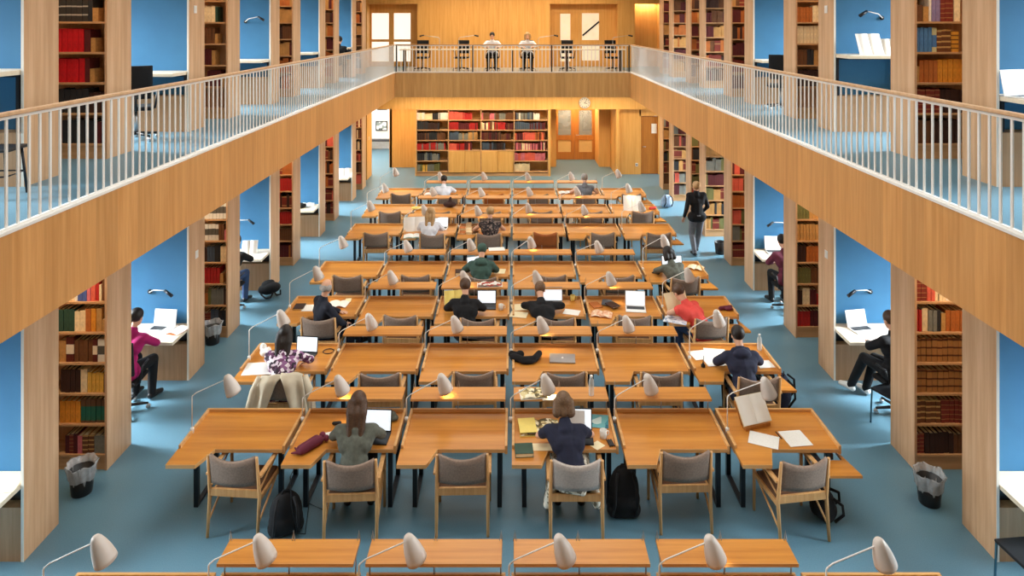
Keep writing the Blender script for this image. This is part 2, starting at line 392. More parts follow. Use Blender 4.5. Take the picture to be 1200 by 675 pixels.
gdoor('door_4', uxd(431.5), uxd(458), YD+.02, ZU, ((uxd(435.5), uxd(455.5), uzd(46), uzd(13)), (uxd(435.5), uxd(455.5), ZU+.2, uzd(49))), M_ENDW, M_BRT, M_BRT)
gdoor('door_5', uxd(458.2), uxd(483.5), YD+.02, ZU, ((uxd(461.5), uxd(481), uzd(46), uzd(13)), (uxd(461.5), uxd(481), ZU+.2, uzd(49))), M_ENDW, M_BRT, M_BRT)
gdoor('door_6', uxd(651), uxd(678.3), YD+.02, ZU, ((uxd(656.5), uxd(668.5), uzd(47), uzd(16)), (uxd(656.5), uxd(668.5), ZU+.2, uzd(52))), M_ENDW, M_BRT2, M_BRT2)
d = gdoor('door_7', uxd(678.5), uxd(706), YD+.02, ZU, ((uxd(682), uxd(702), uzd(47), uzd(13)), (uxd(682), uxd(702), uzd(71), uzd(52))), M_ENDW, M_BRT2, M_BRT2)
MB().box(-.42, .42, -.01, .01, -.03, .03).obj('stair_handrail', M_DARK, d, (uxd(692.5), YD+.03, uzd(33.5)), (0, -.70, 0))
struct(MB().box(-XO, XO, 26.75, 26.9, ZU, ZT).obj('wall_landing', M_DAY))
struct(MB().box(-WF-.2, WF+.2, 22.9, 26.9, ZT, ZT+.2).obj('ceiling_gallery_end', M_PLAST))
struct(MB().box(-WF-.2, WF+.2, 26.6, 26.8, ZT, ZC).obj('wall_clerestory_end', M_PLAST))
# clock
cx, cy, cz = atd(685, 120.5, 24.47)
t = thing('wall_clock', 'round white wall clock above the glazed double door', 'clock', (cx, cy, cz))
MB().lathe([(.20, 0), (.20, .03), (.187, .035), (.187, .0)], axis=(0, -1, 0), n=32, caps=(True, False)).obj('case', M_STEEL, t)
f = MB(); f.lathe([(.185, .0), (.185, .028)], axis=(0, -1, 0), n=32); f.obj('dial', mat('clock_dial', '#cfc8ba', .7, var=.02), t)
f = MB()
for k in range(12):
    a = k*PI/6; f.box(.15*math.sin(a)-.008, .15*math.sin(a)+.008, -.031, -.028, .15*math.cos(a)-.022, .15*math.cos(a)+.022, rot=(0, a, 0))
f.obj('hour_mark', M_BLKPL, t)
MB().box(-.008, .008, -.033, -.030, -.02, .10, rot=(0, 0, 0)).obj('hour_hand', M_BLKPL, t, (0, 0, 0), (0, 1.9, 0))
MB().box(-.006, .006, -.036, -.033, -.03, .145).obj('minute_hand', M_BLKPL, t, (0, 0, 0), (0, .6, 0))
def plate(px, py, d, label, cat='switch', face='y', x=None):
    nm = 'light_switch' if cat == 'switch' else 'wall_socket'
    p = atd(px, py, d)
    if face == 'y': r = 0; loc = (p[0], d, p[2])
    else:
        r = PI/2 if x < 0 else -PI/2; loc = (x, d, p[2])
    t = thing(nm, label, cat, loc, r)
    MB().box(-.045, .045, -.012, 0, -.06, .06, bev=.004).obj('plate', M_WHITE, t)
    MB().box(-.016, .016, -.018, -.012, -.03, .03, bev=.002).obj('rocker' if cat == 'switch' else 'outlet', M_TRIM if cat == 'switch' else M_BLKPL, t)
plate(746, 193, YE+.30, 'white wall socket low on the wood wall left of the brown door', 'socket')
plate(233, 298, A0+PER+.20+.05, 'small switch on the end of the second left ground-floor carrel', 'switch', 'x', -W)
plate(966, 298, A0+PER+.24, 'small switch on the end of the second right ground-floor carrel', 'switch', 'x', W)
plate(231, 11, A0+PER+.20, 'small switch on the end of the second left upper carrel', 'switch', 'x', -W)
plate(970.5, 11, A0+PER+.25, 'small switch on the end of the second right upper carrel', 'switch', 'x', W)
plate(430, 162, 24.2, 'light switch beside the corridor opening at the far left', 'switch', 'x', -5.10)

# ------------------------------------------------------------------ railings
def railing(label, p0, p1, sp, individ):
    p0 = Vector(p0); p1 = Vector(p1); v = p1-p0; Ln = v.length; a = math.atan2(v.y, v.x)
    t = thing('gallery_railing', label, 'railing', p0, a)
    MB().box(0, Ln, -.025, .025, .93, .965, bev=.008).obj('handrail', M_HAND if abs(v.y) > abs(v.x) else M_SHELF, t)
    MB().box(0, Ln, -.012, .012, .905, .93).obj('top_flat', M_WHITE, t)
    MB().box(0, Ln, -.015, .015, .035, .05).obj('bottom_flat', M_WHITE, t)
    me = MB().box(-.0125, .0125, -.006, .006, .05, .905).mesh('baluster', M_WHITE)
    n = int(Ln/sp); rest = MB(); k0 = 0
    for k in range(n):
        if k < individ: link('baluster', me, t, (sp*(k+.5), 0, 0))
        else: rest.box(sp*(k+.5)-.0125, sp*(k+.5)+.0125, -.006, .006, .05, .905)
    if n > individ:
        o = rest.obj('balusters', M_WHITE, t); o['kind'] = 'stuff'
    else: rest.bm.free()
    return t
railing('long white-barred railing along the left gallery', (-WF+.02, 4.3, ZU), (-WF+.02, 22.9, ZU), .128, 100)
railing('long white-barred railing along the right gallery', (WF-.02, 4.3, ZU), (WF-.02, 22.9, ZU), .128, 100)
railing('short railing across the far end gallery with dark posts', (-WF+.05, 22.93, ZU), (WF-.05, 22.93, ZU), .128, 100)
rl = [o for o in COL.objects if o.name.startswith('gallery_railing')][-1]
for x in (.03, 2.6, 5.25, 7.85): MB().box(x-.018, x+.018, -.02, .02, .04, .93).obj('post', M_DARK, rl)

# ------------------------------------------------------------------ piers : carrels and bookcases
def carrel(sgn, k, up):
    y0 = A0 + PER*k; z0 = ZU if up else 0; z1 = ZT if up else ZS+.015
    where = ('nearest', 'second', 'third', 'fourth', 'farthest')[k]
    side = 'left' if sgn < 0 else 'right'
    if up: lab = '%s %s upper-gallery carrel with blue back and raised white worktop' % (where, side)
    else: lab = '%s %s ground-floor study carrel with blue back and pale desk' % (where, side)
    t = thing('study_carrel', lab, 'study carrel', (sgn*W, y0, z0))
    H = z1-z0; s = sgn
    m = MB(); m.box(0, s*.03, 0, TH, .0, H); m.box(s*.03, s*2.34, .26, TH, 0, H); m.obj('end_panel', M_PIER, t)
    MB().box(0, s*.027, -.006, 0, 0, H).obj('edge_strip', M_TRIM, t)  # lit near edge of the end panel put in as pale colour
    MB().box(s*.03, s*2.34, .22, .26, 0, H).obj('back_panel', M_BLUE, t)
    MB().box(s*.03, s*1.75, .0, .22, 0, .55, 0).obj('base_box', M_CARR, t)
    dz = (1.19 if (sgn, k) in ((-1, 0), (1, 1)) else .925) if up else .785
    MB().box(s*.035, s*1.75, -.43, .215, dz-.05, dz, bev=.006).obj('desktop', M_CTOP, t)
    if up:
        m = MB(); m.box(s*.04, s*.07, -.02, .21, .56, dz-.05); m.box(s*.04, s*1.74, .19, .21, dz-.09, dz-.05); m.box(s*1.0, s*1.03, -.02, .21, .56, dz-.05); m.obj('support_frame', M_DARK, t)
    else:
        m = MB(); m.box(s*.04, s*1.74, .10, .215, .56, dz-.05); m.obj('support_frame', M_DARK, t)  # solid dark block stands in for the shaded recess under the desk
    return t
WIDE = {(1, 3), (1, 4)}
for sgn in (-1, 1):
    for k in range(5):
        for up in (0, 1):
            if (sgn, k) not in WIDE: carrel(sgn, k, up)
def bookcase(sgn, y0, up, lab, outer=1.5):
    z0 = ZU if up else 0; z1 = ZT if up else ZS+.015; H = z1-z0; s = sgn
    t = thing('bookcase', lab, 'bookcase', (sgn*W, y0, z0))
    m = MB(); m.box(0, s*.03, 0, TH, 0, H); m.obj('end_panel', M_PIER, t)
    m = MB(); m.box(s*.03, s*2.34, .32, TH, 0, H); m.box(s*outer, s*2.34, 0, .32, 0, H); m.obj('carcass', M_PIER, t)
    m = MB(); m.box(s*.03, s*outer, .02, .32, 0, .16); m.obj('plinth', M_SHELF, t)
    for i in range(8):
        z = .162 + .375*i
        if z < H-.05: MB().box(s*.031, s*(outer-.001), .005, .319, z, z+.025).obj('shelf', M_SHELF, t)
    return t
NB = ('nearest', 'second', 'third', 'fourth', 'farthest')
CASES = []
for sgn, sd in ((-1, 'left'), (1, 'right')):
    for k in range(5):
        for up in (0, 1):
            st = 'upper-gallery' if up else 'ground-floor'
            y = A0+BOFF+PER*k
            bookcase(sgn, y, up, '%s %s %s bookcase full of books' % (NB[k], sd, st)); CASES.append((sgn, y, up, k, False))
            if (sgn, k) in WIDE:
                y = A0+PER*k
                bookcase(sgn, y, up, 'wide %s right-side bookcase standing in a carrel place, %s' % (NB[k], st)); CASES.append((sgn, y, up, k, True))
# end-wall bookcase with low cabinets
t = thing('bookcase', 'wide built-in bookcase with low cabinets in the far end wall', 'bookcase', (-3.47, 24.5, 0))
Wd = 4.76; cols = [0, 1.16, 2.33, 3.52, Wd]
MB().box(0, Wd, .02, .4, 0, .10).obj('plinth', M_SHELF, t)
for x in cols: MB().box(min(max(x-.015, 0), Wd-.03), min(max(x+.015, .03), Wd), 0, .4, .1, 2.4).obj('side_panel', M_SHELF, t)
EZ = [.16, .55, .93, 1.29, 1.66, 2.02]
for i in range(4):
    for j, z in enumerate(EZ):
        if i in (1, 2) and j < 2: continue
        MB().box(cols[i]+.016, cols[i+1]-.016, .01, .4, z-.03, z).obj('shelf', M_SHELF, t)
MB().box(0, Wd, .0, .4, 2.37, 2.4).obj('top', M_SHELF, t)
for i in (1, 2):
    for h in (0, 1):
        a = cols[i]+.018 + h*.575
        d = MB().box(a, a+.568, -.012 + .035*h, .012+.035*h, .13, .9, bev=.003).obj('cabinet_door', M_ENDW, t)
# ------------------------------------------------------------------ books
BK = {}
def bmat(n):
    if n in BK: return BK[n]
    P = {'green': '#2c4a3a', 'cream': '#ecd3a6', 'white': '#ece2d2', 'orange': '#dd8f2b', 'rust': '#b5652a', 'tan': '#bf8d4f', 'brown': '#6b4223', 'dark': '#3a2118',
         'blue': '#4a5c98', 'pink': '#cf6f78', 'salmon': '#d9604c', 'red': '#b3231f', 'scarlet': '#c9101c', 'grey': '#7d7c72', 'charcoal': '#2a2a2c', 'maroon': '#571a1c',
         'teal': '#1f6650', 'purple': '#8a7aa0', 'sky': '#4f7fb0', 'yellow': '#e3b04a', 'olive': '#6d6a3a', 'slate': '#465260'}
    B = {'tanband': ('#a8743c', '#5c2c14', 3, .22), 'darkband': ('#6e3f1e', '#c9a060', 4, .3), 'redband': ('#7d2a1c', '#a87a4a', 5, .14), 'silver': ('#33302c', '#b0aca2', 3, .16),
         'capped': ('#5a3a22', '#5a3a22', 3, .1), 'yellowband': ('#d9962e', '#7a4516', 5, .3), 'creamfoot': ('#f0dcc0', '#5a1a10', 1, .62), 'greenfoot': ('#1f6650', '#6b4a30', 1, .4), 'whitefoot': ('#57544c', '#e0dcd0', 1, .62), 'bluefoot': ('#4a76a8', '#c8c090', 1, .5)}
    if n in P: m = mat('book_'+n, P[n], .6, var=.18, scale=5)
    else: m = banded('book_'+n, B[n][0], B[n][1], B[n][2], .55, B[n][3])
    BK[n] = m; return m
WORD = {'green': 'dark green', 'cream': 'cream', 'white': 'white', 'orange': 'bright orange', 'rust': 'rust-brown', 'tan': 'tan', 'brown': 'brown', 'dark': 'dark brown', 'blue': 'blue', 'pink': 'pink', 'salmon': 'salmon', 'red': 'red',
        'scarlet': 'scarlet', 'grey': 'grey', 'charcoal': 'charcoal', 'maroon': 'maroon', 'teal': 'teal', 'purple': 'lilac', 'sky': 'light blue', 'yellow': 'yellow', 'olive': 'olive', 'slate': 'slate',
        'tanband': 'banded tan', 'darkband': 'gilt-banded brown', 'redband': 'banded red-brown', 'silver': 'silver-lettered black', 'capped': 'brown', 'yellowband': 'banded yellow', 'creamfoot': 'cream-and-maroon', 'greenfoot': 'green-and-brown', 'whitefoot': 'grey-and-white', 'bluefoot': 'blue-and-cream'}
m = MB()
m.box(0, 1, 0, .03, 0, 1); m.box(0, .06, .03, 1, 0, 1); m.box(.94, 1, .03, 1, 0, 1)
ME_COVER = m.mesh('book_cover', bmat('brown'))
ME_PAGES = MB().box(.06, .94, .03, .97, .02, .97).mesh('book_pages', M_CREAM)
NBOOK = 0
REST = MB(); RESTM = []
def rest_box(x0, x1, y0, y1, z0, z1, c):
    m = bmat(c)
    if m not in RESTM: RESTM.append(m)
    REST.box(x0, x1, y0, y1, z0, z1, RESTM.index(m))
def put_book(x, y, z, w, d, h, c, label, group, tilt=0):
    global NBOOK
    b = link('book', ME_COVER, None, (x, y, z), (0, tilt, 0)); b.scale = (w, d, h)
    b.material_slots[0].link = 'OBJECT'; b.material_slots[0].material = bmat(c)
    p = link('pages', ME_PAGES, b)
    tag(b, label, 'book', group); NBOOK += 1
SH = ('bottom shelf', 'second shelf up', 'third shelf up', 'fourth shelf up', 'fifth shelf up', 'sixth shelf up', 'seventh shelf up', 'eighth shelf up')
def fill(sgn, y0, up, k, wide, rows, individual=True):
    """rows: {shelf index: [(colour, width, height, count), ...] listed left to right as seen}"""
    z0 = ZU if up else 0
    name = '%s %s %s bookcase' % (NB[k], 'left' if sgn < 0 else 'right', 'upper-gallery' if up else 'ground-floor')
    for i, seq in rows.items():
        z = z0 + .162 + .375*i + .026
        fl = [(c, w, h) for (c, w, h, n) in seq for _ in range(n)]
        tot = sum(w for _, w, _ in fl)
        x = -W - .034 - tot if sgn < 0 else W + .034
        for q, (c, w, h) in enumerate(fl):
            dd = .20 + .03*random.random(); hh = h*(1+.025*random.uniform(-1, 1))
            if c != '_':
                if individual:
                    put_book(x+.003, y0+.03+.012*random.random(), z, w-.006, dd, hh, c,
                             '%s book, %s from left on %s, %s' % (WORD[c], ORD[q], SH[i], name), 'books in the ' + name)
                else:
                    rest_box(x+.001, x+w-.001, y0+.03+.01*random.random(), y0+.03+dd, z, z+hh, c)
            x += w
yB = A0+BOFF; yD = yB+PER
fill(-1, yB, 0, 0, False, {
 0: [('maroon', .05, .22, 1), ('redband', .055, .23, 1), ('maroon', .05, .24, 1), ('pink', .06, .22, 1), ('darkband', .07, .22, 2), ('grey', .075, .21, 2)],
 1: [('orange', .065, .27, 4), ('greenfoot', .062, .29, 5)],
 2: [('dark', .062, .28, 4), ('cream', .085, .28, 1), ('yellow', .05, .24, 4), ('brown', .03, .22, 1)],
 3: [('tan', .09, .27, 1), ('creamfoot', .10, .31, 1), ('brown', .057, .27, 4), ('creamfoot', .06, .29, 1), ('whitefoot', .105, .28, 1)],
 4: [('green', .066, .27, 3), ('cream', .07, .25, 2), ('rust', .07, .28, 1), ('orange', .062, .29, 1), ('tan', .07, .29, 1), ('tan', .05, .15, 1)],
 5: [('dark', .05, .2, 2), ('cream', .05, .1, 2), ('white', .035, .16, 1), ('blue', .057, .22, 2), ('pink', .045, .24, 1), ('salmon', .06, .27, 1), ('red', .045, .29, 1), ('cream', .035, .2, 1), ('brown', .05, .31, 1)],
})
fill(1, yB, 0, 0, False, {
 0: [('redband', .055, .24, 2), ('dark', .06, .25, 6), ('brown', .055, .23, 2)],
 1: [('darkband', .062, .28, 5), ('redband', .056, .29, 5)],
 2: [('tanband', .068, .28, 9)],
 3: [('tanband', .066, .29, 9)],
 4: [('red', .04, .26, 2), ('cream', .075, .28, 1), ('grey', .055, .26, 2), ('charcoal', .05, .26, 1), ('tan', .06, .22, 1), ('rust', .058, .25, 4)],
 5: [('redband', .07, .29, 2), ('salmon', .05, .30, 2), ('cream', .045, .28, 3), ('white', .04, .15, 2), ('tan', .05, .2, 1)],
})
fill(-1, yB, 1, 0, False, {
 0: [('charcoal', .07, .28, 6), ('maroon', .06, .27, 2)], 1: [('charcoal', .075, .29, 5), ('dark', .07, .25, 3)],
 2: [('scarlet', .075, .29, 5), ('maroon', .06, .3, 1), ('tan', .06, .17, 1), ('_', .14, .1, 1)],
 3: [('white', .04, .28, 1), ('scarlet', .068, .29, 5), ('maroon', .08, .28, 1), ('tan', .06, .17, 1), ('_', .13, .1, 1)],
 4: [('silver', .068, .31, 6), ('charcoal', .06, .28, 1), ('tan', .075, .17, 1), ('_', .09, .1, 1)],
})
fill(1, yB, 1, 0, False, {
 0: [('brown', .06, .28, 4), ('dark', .06, .28, 5)], 1: [('redband', .06, .29, 5), ('dark', .06, .28, 5)],
 2: [('tan', .05, .2, 1), ('rust', .055, .27, 4), ('orange', .062, .28, 5)],
 3: [('sky', .05, .3, 4), ('bluefoot', .06, .3, 1), ('darkband', .06, .27, 3), ('yellowband', .09, .26, 1), ('_', .04, .1, 1)],
 4: [('brown', .09, .2, 1), ('tan', .07, .18, 1), ('white', .035, .3, 1), ('purple', .055, .3, 2), ('redband', .055, .29, 3), ('cream', .08, .29, 1)],
})
def pick(pal, tot, hl=(.22, .3), wl=(.035, .065)):
    out = []; x = 0
    while x < tot:
        c = random.choice(pal); w = random.uniform(*wl); h = random.uniform(*hl); n = random.choice((1, 2, 3, 4))
        n = min(n, max(1, int((tot-x)/w))); out.append((c, w, h, n)); x += w*n
    return out
fill(-1, yD, 0, 1, False, {0: [('redband', .055, .24, 2), ('slate', .07, .29, 2), ('charcoal', .07, .28, 2)], 1: [('rust', .05, .2, 1), ('olive', .05, .29, 1), ('grey', .045, .28, 5), ('dark', .05, .28, 1)],
 2: [('red', .055, .27, 5), ('tan', .06, .17, 1), ('_', .06, .1, 1)], 3: [('dark', .05, .25, 1), ('slate', .045, .27, 3), ('charcoal', .05, .29, 2), ('cream', .055, .27, 2)],
 4: [('whitefoot', .06, .29, 4), ('brown', .05, .28, 2), ('pink', .04, .18, 1)], 5: [('whitefoot', .06, .3, 7)]})
fill(1, yD, 0, 1, False, {0: [('red', .06, .26, 4), ('maroon', .055, .27, 4)], 1: [('dark', .05, .25, 2), ('cream', .065, .28, 2), ('maroon', .06, .26, 2), ('red', .05, .2, 1)],
 2: [('olive', .05, .27, 5), ('brown', .055, .27, 3)], 3: [('dark', .055, .29, 3), ('rust', .055, .27, 5)],
 4: [('tan', .055, .28, 8)], 5: [('olive', .055, .27, 4), ('tan', .055, .28, 4)]})
fill(-1, yD, 1, 1, False, {1: [('maroon', .06, .28, 4), ('tan', .05, .2, 2)], 2: [('maroon', .055, .27, 4), ('tan', .06, .25, 1), ('_', .2, .1, 1)], 3: [('brown', .05, .28, 5), ('tan', .05, .17, 1), ('_', .16, .1, 1)],
 4: [('cream', .07, .28, 3), ('green', .04, .27, 1), ('_', .16, .1, 1)]})
fill(1, yD, 1, 1, False, {1: [('dark', .06, .28, 7)], 2: [('brown', .06, .27, 3), ('charcoal', .06, .27, 2), ('tan', .05, .26, 2)], 3: [('cream', .06, .3, 7)], 4: [('rust', .055, .26, 5), ('cream', .07, .29, 2)]})
yF = yD+PER
fill(-1, yF, 0, 2, False, {2: [('red', .05, .27, 6)], 4: [('red', .055, .28, 5)], 1: [('brown', .05, .27, 6)]})
fill(1, yF, 0, 2, False, {4: [('salmon', .05, .28, 5), ('brown', .04, .26, 1)], 3: [('rust', .05, .27, 6)]})
done = {(-1, yB, 0), (1, yB, 0), (-1, yB, 1), (1, yB, 1), (-1, yD, 0), (1, yD, 0), (-1, yD, 1), (1, yD, 1)}
PAL = {(-1, 0): ['red', 'redband', 'rust', 'brown', 'dark', 'cream', 'salmon', 'maroon'], (1, 0): ['olive', 'brown', 'tan', 'maroon', 'salmon', 'grey', 'redband', 'charcoal'],
       (-1, 1): ['dark', 'brown', 'maroon', 'rust', 'tan'], (1, 1): ['rust', 'brown', 'maroon', 'redband', 'tan', 'dark']}
part_done = {(-1, yF, 0): (1, 2, 4), (1, yF, 0): (3, 4)}
for (sgn, y, up, k, wide) in CASES:
    if (sgn, y, up) in done: continue
    tot = .75 if wide else (.5 if k < 4 else .4)
    for i in range(0 if not up else 0, 7):
        if i in part_done.get((sgn, y, up), ()): continue
        if not up and i > 6: continue
        n = 0
        cset = random.sample(PAL[(sgn, up)], 3)
        hl = (.24, .32)
        fill(sgn, y, up, k, wide, {i: pick(cset, tot, hl)}, False)
# books of the end-wall case: part of the uncounted rest
ROWS = {(0, 5): ['white', 'cream', 'charcoal', 'white'], (0, 4): ['charcoal', 'dark'], (0, 3): ['dark', 'charcoal', 'brown'], (0, 2): ['red', 'red', 'grey'], (0, 1): ['charcoal', 'slate', 'grey'], (0, 0): ['olive', 'yellow', 'grey', 'olive'],
        (1, 5): ['salmon', 'salmon', 'red'], (1, 4): ['red', 'maroon', 'red'], (1, 3): ['slate', 'grey', 'tan'], (1, 2): ['salmon', 'red', 'maroon'],
        (2, 5): ['brown', 'pink', 'grey', 'brown'], (2, 4): ['cream', 'brown', 'red', 'maroon'], (2, 3): ['maroon', 'dark', 'brown'], (2, 2): ['slate', 'charcoal', 'dark'],
        (3, 5): ['dark', 'grey', 'slate', 'white'], (3, 4): ['slate', 'slate', 'maroon'], (3, 3): ['maroon', 'salmon', 'rust'], (3, 2): ['maroon', 'cream', 'pink', 'maroon'], (3, 1): ['pink', 'salmon', 'pink'], (3, 0): ['cream', 'cream']}
for (i, j), pal in ROWS.items():
    x = -3.47 + cols[i] + .02; x1 = -3.47 + cols[i+1] - .02 - random.choice((.0, .1, .3)); idx = 0
    if (i, j) == (3, 0): x1 = x + .55
    c = pal[0]
    step = (x1-x)/len(pal)
    for q, c in enumerate(pal):
        hh = random.uniform(.22, .29)
        xe = x+step
        while x < xe-.012:
            w = random.uniform(.03, .06); w = min(w, xe-x)
            rest_box(x+.003, x+w-.003, 24.53+random.uniform(0, .03), 24.75, EZ[j]+.001, EZ[j]+hh*random.uniform(.9, 1.05), c if random.random() < .7 else random.choice(pal)); x += w
        x = xe
o = REST.obj('shelved_books', RESTM); tag(o, 'many small books on the far and end-wall bookcases', 'books', None, 'stuff')

# ------------------------------------------------------------------ desks
RIM = {0: 5.855, 1: 8.355, 2: 10.06, 3: 11.80, 4: 13.53, 5: 16.07, 6: 17.80, 7: 19.52}
XL = [-3.704 + 1.24*c for c in range(6)]
DW = 1.19
ROWN = ['row at the bottom edge', 'nearest full row', 'second full row', 'third full row', 'fourth full row', 'fifth full row', 'sixth full row', 'farthest row']
COLN = ['leftmost', 'second from left', 'third from left', 'third from right', 'second from right', 'rightmost']
def make_desk(shelf, flap):
    """local origin: floor below the rear left corner; the reader's side is -y"""
    t = link('reading_desk', None)
    z = .74
    MB().poly([(.03, -.03), (.03, -.74), (0, -.75), (0, -1.02), (.315, -1.02), (.41, -.75), (DW-.03, -.75), (DW-.03, -.03)], z-.035, z).obj('tabletop', M_DESK, t)
    m = MB(); m.box(0, DW, -.03, 0, z-.06, z+.035, bev=.004); m.box(0, .03, -.74, -.031, z-.06, z+.035, bev=.004); m.box(DW-.03, DW, -.75, -.031, z-.06, z+.035, bev=.004)
    m.obj('raised_rim', M_RIM, t)
    m = MB(); m.box(.41, DW-.03, -.755, -.75, z-.04, z-.001); m.poly([(0, -1.025), (0, -1.02), (.315, -1.02), (.41, -.75), (.415, -.754), (.318, -1.025)], z-.042, z-.001)
    m.obj('front_edge', M_RIM, t)
    for x in (.14, DW-.09):
        for y in (-.60, -.08): MB().box(x-.025, x+.025, y-.025, y+.025, 0, z-.036).obj('leg', M_DARK, t)
    m = MB(); m.box(.115, .165, -.57, -.11, 0.002, .03); m.box(DW-.115, DW-.065, -.57, -.11, .002, .03); m.box(.17, DW-.17, -.09, -.07, z-.14, z-.06)
    m.obj('underframe', M_DARK, t)
    if shelf:
        s = MB().box(.02, DW-.03, -.155, .12, .945, .97, bev=.004).obj('raised_shelf', M_DESK, t)
        MB().box(.02, DW-.03, -.16, -.155, .943, .971).obj('shelf_edge', M_RIM, s)
        for x in (.03, .58, DW-.04):
            r = MB(); r.tube([(x, -.02, z+.03), (x, -.02, .945)], .006, 6); r.tube([(x-.012, .10, .97), (x, .10, 1.06), (x+.012, .10, .97)], .004, 5)
            r.tube([(x, .10, .945), (x, -.02, .90)], .005, 6); r.obj('shelf_rod', M_STEEL, t)
    if flap:
        m = MB(); m.poly([(DW-.34, -.76), (DW-.34, -1.02), (DW+.10, -1.02), (DW+.02, -.60), (DW+.005, -.60), (DW+.005, -.76)], z-.15, z-.12)
        m.obj('side_flap', M_DESK, t)
        m = MB(); m.box(DW-.30, DW-.27, -.96, -.62, z-.12, z-.06); m.box(DW-.12, DW-.09, -.75, -.62, z-.12, z-.06); m.box(DW-.30, DW-.09, -.70, -.66, z-.06, z-.036); m.obj('flap_bracket', M_DARK, t)
    return t
protos = {}
for r in range(8):
    for c in range(6):
        key = (0 < c < 5, c == 5)
        if key in protos: d = copy_tree(protos[key])
        else: d = protos[key] = make_desk(*key)
        d.location = (XL[c], RIM[r], 0)
        look = 'oak reading desk with raised shelf' if key[0] else ('oak reading desk with low side flap' if key[1] else 'oak reading desk without raised shelf')
        tag(d, '%s, %s in the %s' % (look, COLN[c], ROWN[r]), 'desk', 'oak reading desks in rows')
# ------------------------------------------------------------------ reading lamps
def make_lamp(tall):
    """origin: foot of the post on the desk edge; arm reaches +x"""
    t = link('reading_lamp', None)
    h = .40 if tall else .26
    MB().tube([(0, 0, -.03), (0, 0, h-.02), (.012, 0, h)], .007, 8).obj('post', M_WHITE, t)
    MB().lathe([(.022, -.035), (.022, .02), (.012, .03)], n=12).obj('clamp', M_WHITE, t)
    MB().tube([(.010, 0, h-.004), (.05, 0, h+.03), (.37, 0, h+.175), (.39, 0, h+.19)], .006, 8).obj('arm', M_WHITE, t)
    MB().ell((.395, 0, h+.19), (.018, .018, .018), sub=2).obj('joint', M_STEEL, t)
    ax = Vector((.34, .12, -1)).normalized(); p = Vector((.40, 0, h+.235))
    m = MB(); m.lathe([(.012, .0), (.030, .006), (.043, .026), (.061, .078), (.076, .138), (.085, .20), (.087, .232), (.082, .232), (.072, .138), (.056, .078), (.026, .018), (.005, .012)], p, 24, ax)
    sh = m.obj('lamp_shade', M_LAMP, t)
    MB().ell(p+ax*.12, (.028, .028, .034), sub=2).obj('bulb', M_BULB, sh)
    return t
LP = {}
LAMPS = []
for r in range(8):
    for c in range(6):
        tall = c in (0, 5)
        if tall in LP: d = copy_tree(LP[tall])
        else: d = LP[tall] = make_lamp(tall)
        if tall: d.location = (XL[c]+.015, RIM[r]-.45, .775)
        else: d.location = (XL[c]-.018, RIM[r]-.22, .765)
        d.rotation_euler = (0, 0, random.uniform(-.16, .22) if r else random.uniform(-.05, .05))
        if (r, c) in ((7, 0), (5, 3), (4, 3)): d.rotation_euler[2] = .5
        tag(d, '%s reading lamp, cone shade, %s desk in the %s' % ('tall' if tall else 'low', COLN[c], ROWN[r]), 'lamp', 'desk reading lamps')
        LAMPS.append((r, c, d))
# ------------------------------------------------------------------ chairs
def make_chair(fab, seatm=None):
    """origin on the floor at the chair centre, sitter faces +y"""
    t = link('library_armchair', None)
    for s in (-1, 1):
        MB().tube([(s*.275, -.30, .005), (s*.275, -.245, .44), (s*.268, -.30, .885)], [.016, .021, .016], 8).obj('rear_leg', M_CHW, t)
        MB().tube([(s*.285, .25, .003), (s*.283, .25, .645)], [.016, .02], 8).obj('front_leg', M_CHW, t)
        MB().box(s*.262, s*.312, -.27, .30, .645, .672, bev=.008).obj('armrest', M_CHW, t)
        b = MB(); b.tube([(s*.275, -.285, .16), (s*.28, .24, .43)], .012, 6); b.tube([(s*.275, -.25, .50), (s*.28, .23, .64)], .011, 6); b.obj('side_brace', M_CHW, t)
        MB().box(s*.262, s*.288, -.24, .25, .385, .43).obj('side_rail', M_CHW, t)
    MB().box(-.262, .262, -.262, -.232, .42, .50, bev=.004).obj('rear_rail', M_CHW, t)
    MB().box(-.275, .275, .235, .262, .375, .43, bev=.004).obj('front_rail', M_CHW, t)
    MB().box(-.262, .262, -.225, .25, .40, .45, bev=.018).obj('seat', seatm or M_SEAT, t)
    # curved upholstered back
    def back(u, v):
        x = -.258 + .516*u; q = (2*u-1)**2
        return Vector((x, -.262 - .055*(1-q) - .045*v, .565 + (.275 + .045*q)*v))
    MB().grid(back, 12, 5, th=.035).obj('backrest', fab, t)
    return t
CH = {'taupe': make_chair(M_FAB)}
CH['pale'] = make_chair(M_FABL); CH['rust'] = make_chair(M_FABO, M_FABO)
used = set()
def place_chair(r, c, kind, x, y, rz, desc):
    d = CH[kind] if kind not in used else copy_tree(CH[kind])
    used.add(kind); d.location = (x, y, 0); d.rotation_euler = (0, 0, rz)
    tag(d, '%s at the %s desk, %s' % (desc, COLN[c], ROWN[r]), 'chair', 'wooden library armchairs')
CC = {}
OCC = {(1, 1), (1, 3), (2, 0), (2, 5), (3, 0), (3, 2), (3, 3), (3, 5), (4, 2), (4, 5), (5, 1), (5, 2), (7, 1), (7, 4)}
fine = {(1, 0): (-2.93, 7.55, -.08), (1, 1): (-1.70, 7.56, .05), (1, 2): (-.52, 7.58, .02), (1, 3): (.70, 7.56, 0), (1, 4): (1.88, 7.62, .03), (1, 5): (3.06, 7.48, .14)}
